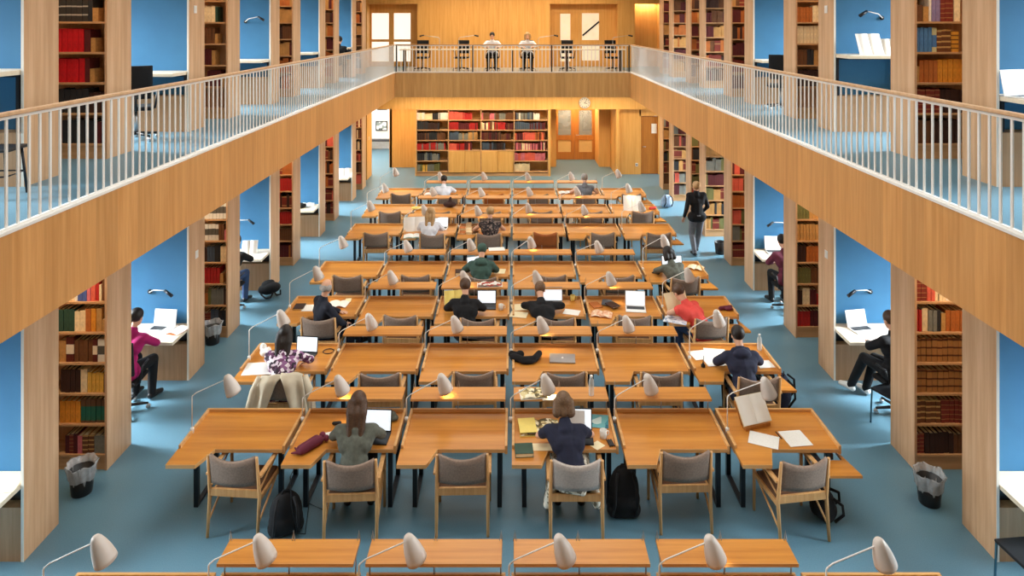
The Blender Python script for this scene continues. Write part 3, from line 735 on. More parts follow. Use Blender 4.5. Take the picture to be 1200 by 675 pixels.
for r in range(1, 8):
    for c in range(6):
        x, y, rz = fine.get((r, c), (XL[c]+.71+random.uniform(-.02, .02), RIM[r]-.79+random.uniform(-.03, .04), random.uniform(-.06, .06)))
        if (r, c) in ((3, 5), (4, 5)): x -= .10; rz = .12
        if (r, c) in OCC: y -= .08
        kind = 'taupe'; desc = 'wooden armchair with taupe back'
        if (r, c) == (1, 3): kind = 'pale'; desc = 'wooden armchair with pale grey back'
        if (r, c) in ((5, 3), (7, 2)): kind = 'rust'; desc = 'wooden armchair with rust-orange back'
        CC[(r, c)] = (x, y, rz)
        place_chair(r, c, kind, x, y, rz, desc)
# ------------------------------------------------------------------ people
def remesh(m, name, mt, voxel, smooth=3):
    """fuse overlapping round forms into one continuous skin"""
    me = m.mesh(name, mt); o = bpy.data.objects.new('tmp', me)
    TMP.objects.link(o)
    r = o.modifiers.new('r', 'REMESH'); r.mode = 'VOXEL'; r.voxel_size = voxel; r.use_smooth_shade = True
    if smooth:
        q = o.modifiers.new('s', 'SMOOTH'); q.iterations = smooth; q.factor = .5
    TVL.update()
    dg = TVL.depsgraph
    out = bpy.data.meshes.new_from_object(o.evaluated_get(dg), depsgraph=dg)
    bpy.data.objects.remove(o); bpy.data.meshes.remove(me)
    out.name = name; out.materials.clear(); out.materials.append(mt)
    for p in out.polygons: p.use_smooth = True; p.material_index = 0
    return out
TSC = bpy.data.scenes.new('workbench'); TMP = TSC.collection; TVL = TSC.view_layers[0]
V = Vector
def seated(lean=.22, seat=.46, side=0, pitch=.5, yaw=0, wr=None, el=None, kn=None, an=None, twist=0):
    P = {'pel': V((0, 0, seat+.09))}
    L = .46; up = math.sqrt(max(.05, L*L - lean*lean - side*side))
    P['nb'] = P['pel'] + V((side, lean, up+.03))
    d = (P['nb']-P['pel']).normalized()
    P['hd'] = P['nb'] + d*.09 + V((0, .05+.07*math.sin(pitch), .12-.05*math.sin(pitch)))
    P['rot'] = (-pitch, 0, yaw)
    for s, k in ((-1, 'L'), (1, 'R')):
        sh = V((s*.185*math.cos(twist), s*.185*math.sin(twist), -.055)) + P['nb'] - d*.01
        P['sh'+k] = sh
        w = V((wr or {}).get(k, (s*.15, lean+.24, .785))); w.y *= .88; w.z += .022
        e = V((el or {}).get(k, ((sh.x+w.x)/2 + s*.10, (sh.y+w.y)/2 + .02, max((sh.z+w.z)/2 - .07, w.z+.03))))
        P['el'+k] = e; P['wr'+k] = w
        P['hip'+k] = P['pel'] + V((s*.09, 0, -.01))
        P['kn'+k] = V((kn or {}).get(k, (s*.13, .43, seat+.06)))
        P['an'+k] = V((an or {}).get(k, (s*.13, .40, .09)))
        P['toe'+k] = P['an'+k] + V((s*.03, .15, -.055))
    return P
def walking():
    P = {'pel': V((0, 0, .93)), 'nb': V((0, .03, 1.46)), 'hd': V((0, .05, 1.62)), 'rot': (-.1, 0, .15)}
    for s, k in ((-1, 'L'), (1, 'R')):
        P['sh'+k] = V((s*.18, .03, 1.41)); P['hip'+k] = V((s*.09, 0, .91))
    P['elL'] = V((-.27, -.05, 1.13)); P['wrL'] = V((-.29, .06, .90)); P['elR'] = V((.27, .02, 1.14)); P['wrR'] = V((.24, .20, .98))
    P['knL'] = V((-.09, .10, .49)); P['anL'] = V((-.08, -.06, .09)); P['toeL'] = V((-.09, .09, .035))
    P['knR'] = V((.09, .10, .50)); P['anR'] = V((.08, .24, .10)); P['toeR'] = V((.09, .39, .05))
    return P
def hand(m, wr, d, s, grip=.35):
    d = V(d).normalized(); side = d.cross(V((0, 0, 1))).normalized() * 1.0; up = side.cross(d).normalized()
    # side points to the right of d; thumb of the right hand (s=1) lies on the left
    kn = []
    for i, o in enumerate((-.030, -.010, .010, .030)):
        k = wr + d*.085 + side*o; kn.append(k); m.cap(wr + side*o*.5, k, .016, .0125, 8)
        ln = (.062, .078, .072, .055)[i if s < 0 else 3-i] if False else (.055, .072, .078, .062)[i] if s > 0 else (.062, .078, .072, .055)[i]
        a = d*math.cos(grip) - up*math.sin(grip) + side*o*4
        mid = k + a.normalized()*ln*.55; b = d*math.cos(grip*2.2) - up*math.sin(grip*2.2) + side*o*3
        m.cap(k, mid, .0095, .0085, 8); m.cap(mid, mid + b.normalized()*ln*.5, .0085, .007, 8)
    th = wr + d*.03 - side*s*.03
    t2 = th + (d*.7 - side*s*.7).normalized()*.04
    m.cap(wr + d*.015 - side*s*.012, th, .014, .013, 8); m.cap(th, t2, .012, .010, 8); m.cap(t2, t2 + (d - side*s*.2 - up*.2).normalized()*.03, .010, .008, 8)
def person(label, loc, rz, P, top, legs, hair, hairmat, shoe=None, sleeves='long', skirt=None, vox=.008, fem=False, group=None, hairname='hair'):
    m = MB(); R = Euler(P['rot']).to_matrix(); h = P['hd']
    pel, nb = P['pel'], P['nb']; ch = pel.lerp(nb, .62); wa = pel.lerp(nb, .30)
    k = .92 if fem else 1.0
    def torso(m, g, neck=True):
        m.cap(P['hipL'], P['hipR'], .115+g, .115+g); m.cap(pel, wa, .125*k+g, .115*k+g); m.cap(wa, ch, .115*k+g, .12*k+g)
        off = V((.075, 0, 0)); m.cap(ch-off, ch+off, .105*k+g, .105*k+g); m.cap(wa-off*.6, wa+off*.6, .095*k+g, .095*k+g)
        m.cap(ch-off, P['shL']*.75+ch*.25, .10*k+g, .07+g); m.cap(ch+off, P['shR']*.75+ch*.25, .10*k+g, .07+g)
        m.cap(P['shL'], P['shR'], .058*k+g, .058*k+g)
        m.cap(nb-(nb-ch)*.25, nb+(h-nb)*.12, .085+g*.6, .062+g*.4)
    torso(m, 0)
    m.cap(nb, h + R @ V((0, -.015, -.06)), .054*k, .05*k)
    M4 = Matrix.Translation(h) @ R.to_4x4()
    def hell(mm, c, r, rot=(0, 0, 0)):
        q = bmesh.ops.create_icosphere(mm.bm, subdivisions=3, radius=1, matrix=M4 @ Matrix.Translation(V(c)) @ Euler(rot).to_matrix().to_4x4() @ Matrix.Diagonal((r[0], r[1], r[2], 1)))
    hell(m, (0, -.004, .01), (.076, .096, .098)); hell(m, (0, .022, -.055), (.058, .070, .080)); hell(m, (0, .05, -.105), (.03, .035, .028))
    m.cap(h + R @ V((0, .094, -.01)), h + R @ V((0, .106, -.048)), .010, .015, 8)
    for s in (-1, 1): hell(m, (s*.078, -.002, -.025), (.011, .022, .032))
    for s, K in ((-1, 'L'), (1, 'R')):
        m.cap(P['sh'+K], P['el'+K], .052*k, .041*k); m.cap(P['el'+K], P['wr'+K], .041*k, .027*k)
        d = (P['wr'+K]-P['el'+K]); d = V((d.x, d.y, d.z*.25)) if P['pel'].z < .9 else d
        hand(m, P['wr'+K], d, s)
        m.cap(P['hip'+K], P['kn'+K], .085, .056); m.cap(P['kn'+K], P['an'+K], .056, .036)
        m.cap(P['an'+K]+V((0, -.02, -.03)), P['toe'+K], .038, .028)
    o = link('person', remesh(m, 'body', M_SKIN, vox), None, loc, rz); tag(o, label, 'person', group)
    # top
    m = MB(); torso(m, .020)
    for K in 'LR':
        if sleeves == 'long': m.cap(P['sh'+K], P['el'+K], .068*k, .058*k); m.cap(P['el'+K], P['el'+K].lerp(P['wr'+K], .92), .058*k, .042*k)
        elif sleeves == 'short': m.cap(P['sh'+K], P['sh'+K].lerp(P['el'+K], .6), .070*k, .062*k)
    if sleeves == 'hood':
        for K in 'LR': m.cap(P['sh'+K], P['el'+K], .072, .062); m.cap(P['el'+K], P['el'+K].lerp(P['wr'+K], .95), .062, .045)
        m.ell(nb + V((0, -.07, .0)), (.12, .075, .07)); m.cap(nb+V((-.09, .0, .02)), nb+V((.09, .0, .02)), .04, .04)
    link('top', remesh(m, 'top', top, .012), o)
    m = MB(); m.cap(P['hipL'], P['hipR'], .132, .132)
    m.cap(pel+V((0, 0, .02)), pel+V((0, 0, .03)), .135, .135)
    if skirt:
        for K in 'LR': m.cap(P['hip'+K], P['kn'+K], .115, .10); m.cap(P['kn'+K], P['kn'+K].lerp(P['an'+K], .6), .10, .11)
        m.cap(P['hipL']+V((-.10, -.05, -.04)), P['hipL']+V((-.17, .05, -.22)), .06, .04); m.cap(P['hipR']+V((.10, -.05, -.04)), P['hipR']+V((.17, .05, -.22)), .06, .04)
        m.cap(pel+V((-.12, -.15, -.02)), pel+V((.1, -.16, -.06)), .045, .04)
        for sx in (-1, 1): m.cap(pel+V((sx*.22, -.10, -.02)), pel+V((sx*.27, .0, -.30)), .05, .05); m.cap(pel+V((sx*.2, .15, -.04)), pel+V((sx*.26, .12, -.34)), .05, .05)
        m.cap(pel+V((-.16, -.13, .0)), pel+V((.16, -.13, .0)), .05, .05)
        link('skirt', remesh(m, 'skirt', skirt, .014), o)
    else:
        for K in 'LR': m.cap(P['hip'+K], P['kn'+K], .102, .073); m.cap(P['kn'+K], P['an'+K], .073, .056)
        link('trousers', remesh(m, 'trousers', legs, .013), o)
    for K in 'LR':
        m = MB(); a, t = P['an'+K], P['toe'+K]
        m.cap(a+V((0, -.03, -.035)), a.lerp(t, .6), .046, .044); m.cap(a.lerp(t, .5)+V((0, 0, -.004)), t+V((0, .02, .004)), .045, .036); m.cap(a, a+V((0, -.005, .03)), .045, .045)
        link('shoe', remesh(m, 'shoe', shoe or M_BLKPL, .012), o)
    # hair
    if hair:
        m = MB()
        hell(m, (0, -.020, .024), (.092, .106, .102), (.25, 0, 0))
        if hair == 'long':
            for x, l in ((-.05, .26), (0, .32), (.05, .27)):
                m.cap(h + R @ V((x*1.2, -.05, .0)), h + R @ V((x*1.4, -.08, -.11)), .052, .05); m.cap(h + R @ V((x*1.3, -.08, -.11)), nb + V((x*1.1, -.125, -l+.10)), .05, .035)
            for s in (-1, 1): m.cap(h + R @ V((s*.07, -.01, .01)), h + R @ V((s*.075, -.02, -.13)), .03, .03)
        if hair == 'bob':
            for x in (-.055, 0, .055): m.cap(h + R @ V((x*1.15, -.045, .0)), h + R @ V((x*1.45, -.05, -.10)), .06, .052)
            for s in (-1, 1): m.cap(h + R @ V((s*.068, .0, .0)), h + R @ V((s*.075, .005, -.12)), .034, .032)
        if hair == 'bun':
            m.ell(h + R @ V((0, -.10, .07)), (.05, .05, .05))
        if hair == 'tail':
            m.cap(h + R @ V((0, -.10, .03)), h + R @ V((0, -.14, -.06)), .035, .03); m.cap(h + R @ V((0, -.14, -.06)), h + R @ V((0, -.13, -.2)), .03, .018)
        if hair == 'fringe':
            m = MB()
            for s in (-1, 1): hell(m, (s*.062, -.025, -.02), (.03, .07, .055))
            hell(m, (0, -.075, -.02), (.06, .04, .06))
        link(hairname, remesh(m, hairname, hairmat, .011, 2), o)
    for s in (-1, 1):
        e = MB(); e.ell(h + R @ V((s*.030, .083, -.012)), (.011, .009, .008), sub=2); e.obj('eye', M_EYE, o)
    e = MB(); e.ell(h + R @ V((0, .083, -.088)), (.022, .012, .008), sub=2); e.obj('lips', M_LIP, o)
    return o
H_DK = mat('hair_dark', '#1d1410', .55, var=.3, scale=60); H_BR = mat('hair_brown', '#4c3423', .5, var=.3, scale=60)
H_BL = mat('hair_blond', '#b08c5e', .5, var=.25, scale=60); H_GR = mat('hair_grey', '#97938d', .6, var=.2, scale=60); H_RD = mat('hair_light_brown', '#6a5039', .5, var=.3, scale=60)
C_NAVY = mat('cloth_navy', '#23263a', .9, var=.2); C_BLK = mat('cloth_black', '#111114', .9, var=.25); C_OLV = mat('cloth_grey_green', '#5d5f55', .9, var=.2, scale=25)
C_JEAN = mat('cloth_denim', '#33486b', .9, var=.2); C_GRY = mat('cloth_grey', '#6d6f75', .9, var=.15); C_WHT = mat('cloth_white', '#dcdde4', .85, var=.06)
C_MAG = mat('cloth_magenta', '#a3195f', .9, var=.15); C_COR = mat('cloth_coral', '#d9483f', .8, var=.1); C_GRN = mat('cloth_green', '#3c564e', .9, var=.2)
C_MRN = mat('cloth_maroon', '#6a2a3c', .9, var=.15); C_BEI = mat('cloth_beige', '#c9bda6', .9, var=.08); C_SUIT = mat('cloth_suit', '#171b28', .85, var=.15)
C_FLO = pattern('cloth_floral', ['#4a2140', '#d9c9d6', '#8a5a86', '#2e1a2c', '#e6dbe2', '#6b3a5e'], 26); C_PAT = pattern('cloth_dark_print', ['#231a1c', '#4b3c3a', '#15110f', '#7d6a60'], 30)
C_SKT = pattern('cloth_white_print', ['#e9e2d0', '#efe9da', '#8f8672', '#e4dcc8', '#efe9da'], 40)
M_SHW = mat('shoe_white', '#e8e6e2', .5, var=.04)
def sit(r, c, label, top, legs, hair, hm, dx=0, dy=0, rz=0, **kw):
    x, y, q = CC[(r, c)]
    pk = {k: kw.pop(k) for k in ('lean', 'seat', 'side', 'pitch', 'yaw', 'wr', 'el', 'kn', 'an', 'twist') if k in kw}
    pk.setdefault('seat', .49)
    return person(label, (x+dx, y-.095+dy, 0), q+rz, seated(**pk), top, legs, hair, hm, **kw)
sit(1, 1, 'person with long brown hair and grey-green top typing in the nearest full row', C_OLV, C_BLK, 'long', H_BR, fem=True, lean=.20, pitch=.55, vox=.0065, wr={'L': (-.17, .44, .785), 'R': (.14, .46, .785)})
sit(1, 3, 'person with fair bob, navy T-shirt and white patterned skirt in the nearest full row', C_NAVY, C_SKT, 'bob', H_RD, dx=-.03, fem=True, lean=.24, side=-.06, pitch=.6, vox=.0065, sleeves='short', skirt=C_SKT, wr={'L': (-.26, .40, .785), 'R': (.16, .44, .785)})
sit(2, 0, 'person in purple floral top at the leftmost desk, second full row', C_FLO, C_BLK, 'long', H_DK, dx=-.08, fem=True, lean=.27, pitch=.45, side=-.03, wr={'L': (-.12, .48, .785), 'R': (.3, .36, .785)})
sit(2, 5, 'person in navy hooded top writing at the rightmost desk, second full row', C_NAVY, C_BLK, 'short', H_DK, dx=-.10, lean=.22, pitch=.35, sleeves='hood', wr={'L': (-.2, .42, .785), 'R': (.2, .42, .785)})
sit(3, 0, 'balding grey-haired person in dark suit sitting turned sideways, leftmost desk', C_SUIT, C_SUIT, 'fringe', H_GR, dx=-.02, dy=.02, rz=-.85, lean=.02, pitch=.15, yaw=.6, wr={'L': (-.10, .40, .74), 'R': (.22, .34, .66)}, kn={'L': (-.05, .42, .62), 'R': (.13, .43, .52)}, an={'L': (.16, .58, .34), 'R': (.13, .42, .09)})
sit(3, 2, 'person in black jumper reading a yellow sheet, third full row', C_BLK, C_BLK, 'short', H_BR, dx=-.20, lean=.22, pitch=.5, yaw=.3, side=-.06, wr={'L': (-.28, .36, .785), 'R': (.14, .42, .785)})
sit(3, 3, 'person in black top with head bowed deep over papers, third full row', C_BLK, C_BLK, 'short', H_RD, dx=-.18, lean=.34, pitch=.95, side=-.08, wr={'L': (-.25, .42, .785), 'R': (.22, .44, .785)})
sit(3, 5, 'short-haired person with coral vest leaning over a newspaper at the right end', C_COR, C_JEAN, 'short', H_BR, dx=-.02, rz=.45, lean=.30, side=-.10, pitch=.7, sleeves='none', wr={'L': (-.30, .50, .78), 'R': (.08, .52, .78)})
sit(4, 2, 'person in dark green top with hood up, fourth full row', C_GRN, C_BLK, 'short', C_GRN, dx=-.06, lean=.20, pitch=.8, sleeves='hood', hairname='hood', wr={'L': (-.26, .40, .785), 'R': (.16, .42, .785)})
sit(4, 5, 'dark-haired person bent towards a laptop at right end, fourth full row', C_OLV, C_BLK, 'bob', H_DK, dx=.0, rz=.25, fem=True, lean=.30, pitch=.5, wr={'L': (-.2, .50, .785), 'R': (.12, .50, .785)})
sit(5, 1, 'person with long fair hair and pale top in the fifth full row', C_WHT, C_BLK, 'long', H_BL, dx=-.12, fem=True, lean=.20, pitch=.4, vox=.009)
sit(5, 2, 'fair-haired person in sleeveless dark printed top in the fifth full row', C_PAT, C_BLK, 'short', H_BL, dx=.02, lean=.16, pitch=.5, sleeves='none', vox=.009, wr={'L': (-.32, .34, .785), 'R': (.26, .36, .785)})
sit(7, 1, 'person in white shirt with short dark hair in the farthest row', C_WHT, C_BLK, 'short', H_DK, dx=-.16, lean=.28, pitch=.7, vox=.009, wr={'L': (-.3, .40, .785), 'R': (.2, .44, .785)})
sit(7, 4, 'grey-haired person in grey waistcoat in the farthest row', C_GRY, C_BLK, 'short', H_GR, lean=.14, pitch=.3, vox=.009, sleeves='none', wr={'L': (-.36, .30, .785), 'R': (.32, .30, .785)})
person('person in black jumper and grey jeans walking away down the right aisle', (4.37, 16.15, 0), .12, walking(), C_BLK, C_GRY, 'bun', H_BL, fem=True, vox=.008)
# office chairs ---------------------------------------------------------
def office_chair(back=.62, seatz=.48, mesh=M_BLACK):
    t = link('office_chair', None)
    m = MB()
    for k in range(5):
        a = k*2*PI/5+.3; m.tube([(0, 0, .10), (.29*math.cos(a), .29*math.sin(a), .075)], [.026, .016], 8)
    m.obj('star_base', M_BLKPL, t)
    for k in range(5):
        a = k*2*PI/5+.3; MB().lathe([(.012, -.02), (.03, -.018), (.03, .018), (.012, .02)], (.29*math.cos(a), .29*math.sin(a), .031), 12, (math.sin(a), -math.cos(a), 0)).obj('caster', M_STEEL, t)
    MB().tube([(0, 0, .08), (0, 0, .28), (0, 0, seatz-.05)], [.03, .028, .018], 10).obj('gas_lift', M_STEEL, t)
    MB().box(-.23, .23, -.21, .24, seatz-.05, seatz+.01, bev=.03).obj('seat', mesh, t)
    def b(u, v):
        q = (2*u-1)**2; return V((-.21+.42*u, -.235+.03*q-.05*v, seatz+.12+back*.75*v))
    MB().grid(b, 8, 8, th=.045).obj('backrest', mesh, t)
    MB().tube([(0, -.05, seatz-.05), (0, -.27, seatz-.03), (0, -.29, seatz+.25)], .018, 8).obj('back_bracket', M_BLKPL, t)
    for s in (-1, 1): MB().tube([(s*.24, -.1, seatz-.03), (s*.27, -.08, seatz+.2), (s*.27, .1, seatz+.21)], .014, 8).obj('armrest', M_BLKPL, t)
    return t
OC = office_chair()
OCU = [0]
def put_office(label, loc, rz):
    d = OC if not OCU[0] else copy_tree(OC); OCU[0] = 1
    d.location = loc; d.rotation_euler = (0, 0, rz); tag(d, label, 'chair', 'black swivel chairs'); return d
put_office('black swivel chair under the person in magenta', (-5.44, 9.62, 0), .1)
person('person in magenta jumper at the second left ground-floor carrel', (-5.44, 9.60, 0), -.15, seated(lean=.16, seat=.51, pitch=.25, wr={'L': (-.15, .46, .83), 'R': (.2, .42, .83)}), C_MAG, C_BLK, 'tail', H_DK, fem=True, vox=.0065)
put_office('black swivel chair under the person with white trainers', (5.42, 9.58, 0), .25)
person('person in black with white trainers at the second right ground-floor carrel', (5.40, 9.60, 0), .30, seated(lean=.02, seat=.51, pitch=.3, wr={'L': (-.12, .40, .83), 'R': (.14, .38, .80)}, kn={'L': (-.12, .43, .60), 'R': (.08, .44, .56)}, an={'L': (-.20, .60, .13), 'R': (.0, .52, .09)}), C_BLK, C_BLK, 'short', H_BR, shoe=M_SHW, vox=.0065)
put_office('black swivel chair under the person in maroon', (5.28, 13.05, 0), .1)
person('person in maroon top half hidden at the third right ground-floor carrel', (5.28, 13.05, 0), .1, seated(lean=.14, seat=.51, pitch=.4), C_MRN, C_BLK, 'short', H_DK)
put_office('black swivel chair at the third left ground-floor carrel', (-5.42, 13.05, 0), -.1)
person('person in jeans half hidden at the third left ground-floor carrel', (-5.42, 13.05, 0), -.1, seated(lean=.20, seat=.51, pitch=.4, wr={'L': (-.15, .46, .83), 'R': (.2, .44, .83)}), C_BLK, C_JEAN, 'short', H_DK)
put_office('black swivel chair half hidden at the second left upper carrel', (-5.36, 9.75, ZU), .5)
put_office('black swivel chair seen past the pier, third right upper carrel', (5.20, 13.2, ZU), -.4)
person('dark-haired person half hidden at the farthest left upper carrel', (-5.27, 20.45, ZU), 0, seated(lean=.22, seat=.45, pitch=.4), C_BLK, C_BLK, 'short', H_DK, vox=.009)
# far gallery : long worktop, people facing the hall, empty chairs
t = thing('long_worktop', 'long narrow worktop behind the railing of the far end gallery', 'table', (0, 23.4, ZU))
MB().box(-3.85, 3.85, -.32, .32, .755, .785, bev=.004).obj('top', M_CTOP, t)
for x in (-3.7, -1.85, 0, 1.85, 3.7): MB().box(x-.02, x+.02, -.25, .25, 0, .754).obj('leg', M_DARK, t)
for i, (px, w) in enumerate(((495, 'first from left'), (541, 'second from left'), (665, 'second from right'), (718, 'first from right'))):
    put_office('empty swivel chair on the far end gallery, %s' % w, (CX+(px-VX)*24.1/F, 24.1, ZU), PI+random.uniform(-.3, .3))
for px, lab, top, hair, hm in ((577, 'dark-haired person in white shirt on the far end gallery', C_WHT, 'short', H_DK), (618, 'fair-haired person in white top on the far end gallery', C_WHT, 'bob', H_BL)):
    x = CX+(px-VX)*24.1/F
    put_office('swivel chair under the %s' % lab.replace(' on the far end gallery', ', far gallery'), (x, 24.12, ZU), PI)
    person(lab, (x, 24.12, ZU), PI, seated(lean=.16, seat=.50, pitch=.3, wr={'L': (-.22, .40, .83), 'R': (.2, .42, .83)}), top, C_BLK, hair, hm, vox=.009, fem=hair == 'bob')
# ------------------------------------------------------------------ things on desks and floor
DZ = .741
def laptop(loc, rz, label, body=M_SILV, w=.33, d=.23, ang=1.9, closed=False, keys=True):
    t = thing('laptop', label, 'laptop', loc, rz)
    MB().box(-w/2, w/2, -d/2, d/2, 0, .014, bev=.004).obj('base', body, t)
    if closed:
        MB().box(-w/2, w/2, -d/2, d/2, .0145, .022, bev=.003).obj('lid', body, t)
        m = MB(); m.lathe([(.017, 0), (.017, .001)], (0, 0, .022), 20); m.lathe([(.008, 0), (.008, .001)], (.006, .021, .022), 12); m.obj('logo', M_WHITE, t)
        return t
    MB().box(-w/2+.02, w/2-.02, -d*.06, d/2-.02, .0142, .016).obj('keyboard', M_KEYS, t)
    h = d
    l = link('lid', MB().box(-w/2, w/2, -.004, .004, 0, h, bev=.003).mesh('lid', body), t, (0, d/2, .012), (-(ang-PI/2), 0, 0))
    MB().box(-w/2+.012, w/2-.012, -.0062, -.0045, .014, h-.012).obj('screen', M_SCRN, l)
    return t
def open_book(loc, rz, label, w=.36, h=.26, tilt=0, page=M_PRINT, cover=None, cat='book'):
    t = thing('open_book', label, cat, loc, rz); t.rotation_euler[0] = tilt
    MB().box(-w/2-.006, w/2+.006, -h/2-.005, h/2+.005, 0, .006).obj('cover', cover or bmat('rust'), t)
    for s in (-1, 1):
        def pg(u, v, s=s): return V((s*w/2*u, (v-.5)*h, .0075+.026*math.sin(min(1, u*1.15)*PI)**.8*(1-.35*u)))
        MB().grid(pg, 10, 2).obj('page_block', page, t)
    return t
def sheet(loc, rz, label, w=.21, h=.297, mt=None, dz=0, tilt=0):
    o = MB().box(-w/2, w/2, -h/2, h/2, 0, .002).obj('paper_sheet', mt or M_PRINT, None, (loc[0], loc[1], loc[2]+dz), (tilt, 0, rz)); return tag(o, label, 'paper')
def shut_book(loc, rz, label, w=.17, h=.24, th=.035, c='slate', dz=0):
    t = thing('closed_book', label, 'book', (loc[0], loc[1], loc[2]+dz), rz)
    m = MB(); m.box(-w/2, w/2, -h/2, h/2, 0, .004); m.box(-w/2, w/2, -h/2, h/2, th-.004, th); m.box(-w/2, -w/2+.004, -h/2, h/2, .004, th-.004); m.obj('cover', bmat(c), t)
    MB().box(-w/2+.0045, w/2-.006, -h/2+.005, h/2-.005, .0045, th-.0045).obj('pages', M_CREAM, t); return t
def bottle(loc, label, h=.22):
    t = thing('water_bottle', label, 'bottle', loc)
    MB().lathe([(.031, 0), (.034, .01), (.034, h*.68), (.028, h*.78), (.014, h*.88), (.014, h*.92)], n=18).obj('body', M_GLASS, t)
    MB().lathe([(.016, h*.92), (.016, h)], n=14).obj('cap', M_WHITE, t); return t
def mug(loc, rz, label, mt=None):
    t = thing('mug', label, 'mug', loc, rz)
    MB().lathe([(.036, 0), (.04, .005), (.042, .09), (.038, .09), (.036, .01)], n=20).obj('body', mt or M_WHITE, t)
    MB().tube([(.04, 0, .075), (.068, 0, .065), (.068, 0, .03), (.04, 0, .02)], .006, 6).obj('handle', mt or M_WHITE, t); return t
def soft(name, cat, label, loc, rz, parts, mt, vox=.012, extra=()):
    m = MB()
    for p in parts:
        if p[0] == 'e': m.ell(p[1], p[2], p[3] if len(p) > 3 else None)
        else: m.cap(p[1], p[2], p[3], p[4])
    o = link(name, remesh(m, name, mt, vox), None, loc, rz); tag(o, label, cat)
    for n, pts, r, em in extra: MB().tube(pts, r, 7).obj(n, em, o)
    return o
# nearest full row
laptop(at(438.5, 514, DZ), -.05, 'black laptop with white screen before the person with long brown hair', M_BLKPL, .34, .24, 1.75)
soft('pencil_case', 'pencil case', 'long maroon pouch with dark ends on second desk, nearest row', at(364, 525, DZ), .95, [('c', (-.13, -.02, .045), (.10, -.02, .045), .045, .05), ('c', (-.12, .03, .04), (.10, .03, .04), .04, .045), ('e', (.19, .03, .04), (.035, .04, .038)), ('e', (.18, -.05, .04), (.032, .036, .036)), ('c', (-.16, .0, .03), (-.2, .07, .02), .018, .01), ('c', (-.14, .04, .03), (-.12, .12, .02), .016, .01)], C_MRN, .008)
soft('glasses_case', 'case', 'small dark oval case behind the maroon pouch', at(394, 498, DZ), .1, [('c', (-.03, 0, .022), (.04, 0, .022), .02, .022)], M_BLKPL, .006)
sheet(at(388, 510, DZ), .4, 'small white note beside the maroon pouch', .12, .14, M_PAPER)
soft('cloth_pouch', 'pouch', 'grey-green pouch right of the black laptop', at(456, 492, DZ), .3, [('e', (0, 0, .05), (.09, .06, .055)), ('e', (.05, -.03, .03), (.06, .05, .03))], C_OLV, .01)
pts = [at(349, 545, .74), at(346, 556, .55), at(352, 578, .12)]
p2 = at(362, 590, .008); p3 = at(380, 598, .008)
pc = [V((-2.30, 7.24, .745)), V((-2.32, 7.20, .70)), V((-2.31, 7.20, .40)), V((-2.26, 7.25, .06)), V((-2.20, 7.32, .008)), V(p2), V(p3)]
tag(MB().tube(pc, .005, 6).obj('power_cable', M_BLKPL), 'black cable hanging from second desk to the floor, nearest row', 'cable')
open_book(at(632, 502, DZ), .06, 'open illustrated book with yellow page, left of the fair bob', .46, .30, 0, M_PHOTO, M_YEL)
sheet(at(618, 502, DZ), .10, 'plain yellow page lying on the illustrated book', .20, .29, M_YEL, .037)
shut_book(at(614, 530, DZ), .06, 'thick dark green book at the front edge of fourth desk, nearest row', .20, .19, .045, 'green')
sheet(at(634, 524, DZ), .0, 'white sheet between the green book and the reader, nearest row', .26, .13, M_CREAM)
laptop(at(676, 514, DZ), -.03, 'large black laptop showing a document, before the fair bob', M_BLKPL, .37, .25, 1.72)
sheet(at(702, 494, DZ), -.12, 'turquoise magazine right of the large black laptop', .22, .27, pattern('magazine_cover', ['#3f8f9c', '#6fb0b4', '#c8dcd6', '#2f6f86'], 8), .004)
LP2 = [o for o in COL.objects if o.name.startswith('laptop')][-1]
MB().box(-.10, .10, -.0075, -.0064, .05, .225).obj('open_document', M_PAPER, kids(kids(LP2)[2])[0])
mug(at(707, 513, DZ), .3, 'white mug below the turquoise magazine')
sheet(at(700, 522, DZ), .7, 'cream note beside the white mug', .13, .12, M_CREAM)
soft('phone', 'phone', 'dark phone lying right of the white mug', at(713, 520, DZ), .2, [('c', (0, -.06, .008), (0, .06, .008), .008, .008), ('c', (.05, -.06, .008), (.05, .06, .008), .008, .008), ('c', (.025, -.06, .008), (.025, .06, .008), .008, .008)], M_BLKPL, .005)
x, y, z = at(886, 500, DZ)
t = thing('book_rest', 'wooden book rest leaning on the rightmost desk, nearest row', 'book stand', (x, y, DZ), .32)
m = MB(); m.box(-.17, .17, -.03, .03, 0, .02); m.box(-.17, .17, -.04, -.03, 0, .04); m.box(-.15, .15, .140, .153, -.02, .24, rot=(-.62, 0, 0)); m.box(-.02, .02, .03, .25, 0, .012); m.box(-.012, .012, .20, .215, .01, .14); m.obj('board', M_ENDW2, t)
open_book((x-.02, y+.05, DZ+.18), .32, 'tall open book propped on the wooden book rest', .38, .30, PI/2-.62, M_PAPER, M_CREAM)
sheet(at(895, 516, DZ), -.42, 'white open notepad in front of the book rest', .32, .25, M_PRINT, .004)
sheet(at(932, 514, DZ), .12, 'white ring binder page right of the notepad', .27, .29, M_PRINT, .003)
tag(MB().tube([at(909, 506, DZ+.012), at(916, 514, DZ+.012)], .006, 6).obj('pen', M_DARK), 'dark pen lying between notepad and binder page', 'pen')
# shelf of the nearest row
zz = .971
open_book(at(627, 462, zz), .12, 'open magazine with dark photo on raised shelf under a lamp', .36, .22, 0, M_PHOTO, M_PAPER)
sheet(at(648, 466, zz), .05, 'white sheet on the raised shelf beside the open magazine', .26, .12, M_PAPER, .002)
bottle(at(693, 463, zz), 'clear water bottle on the raised shelf of the nearest row', .24)
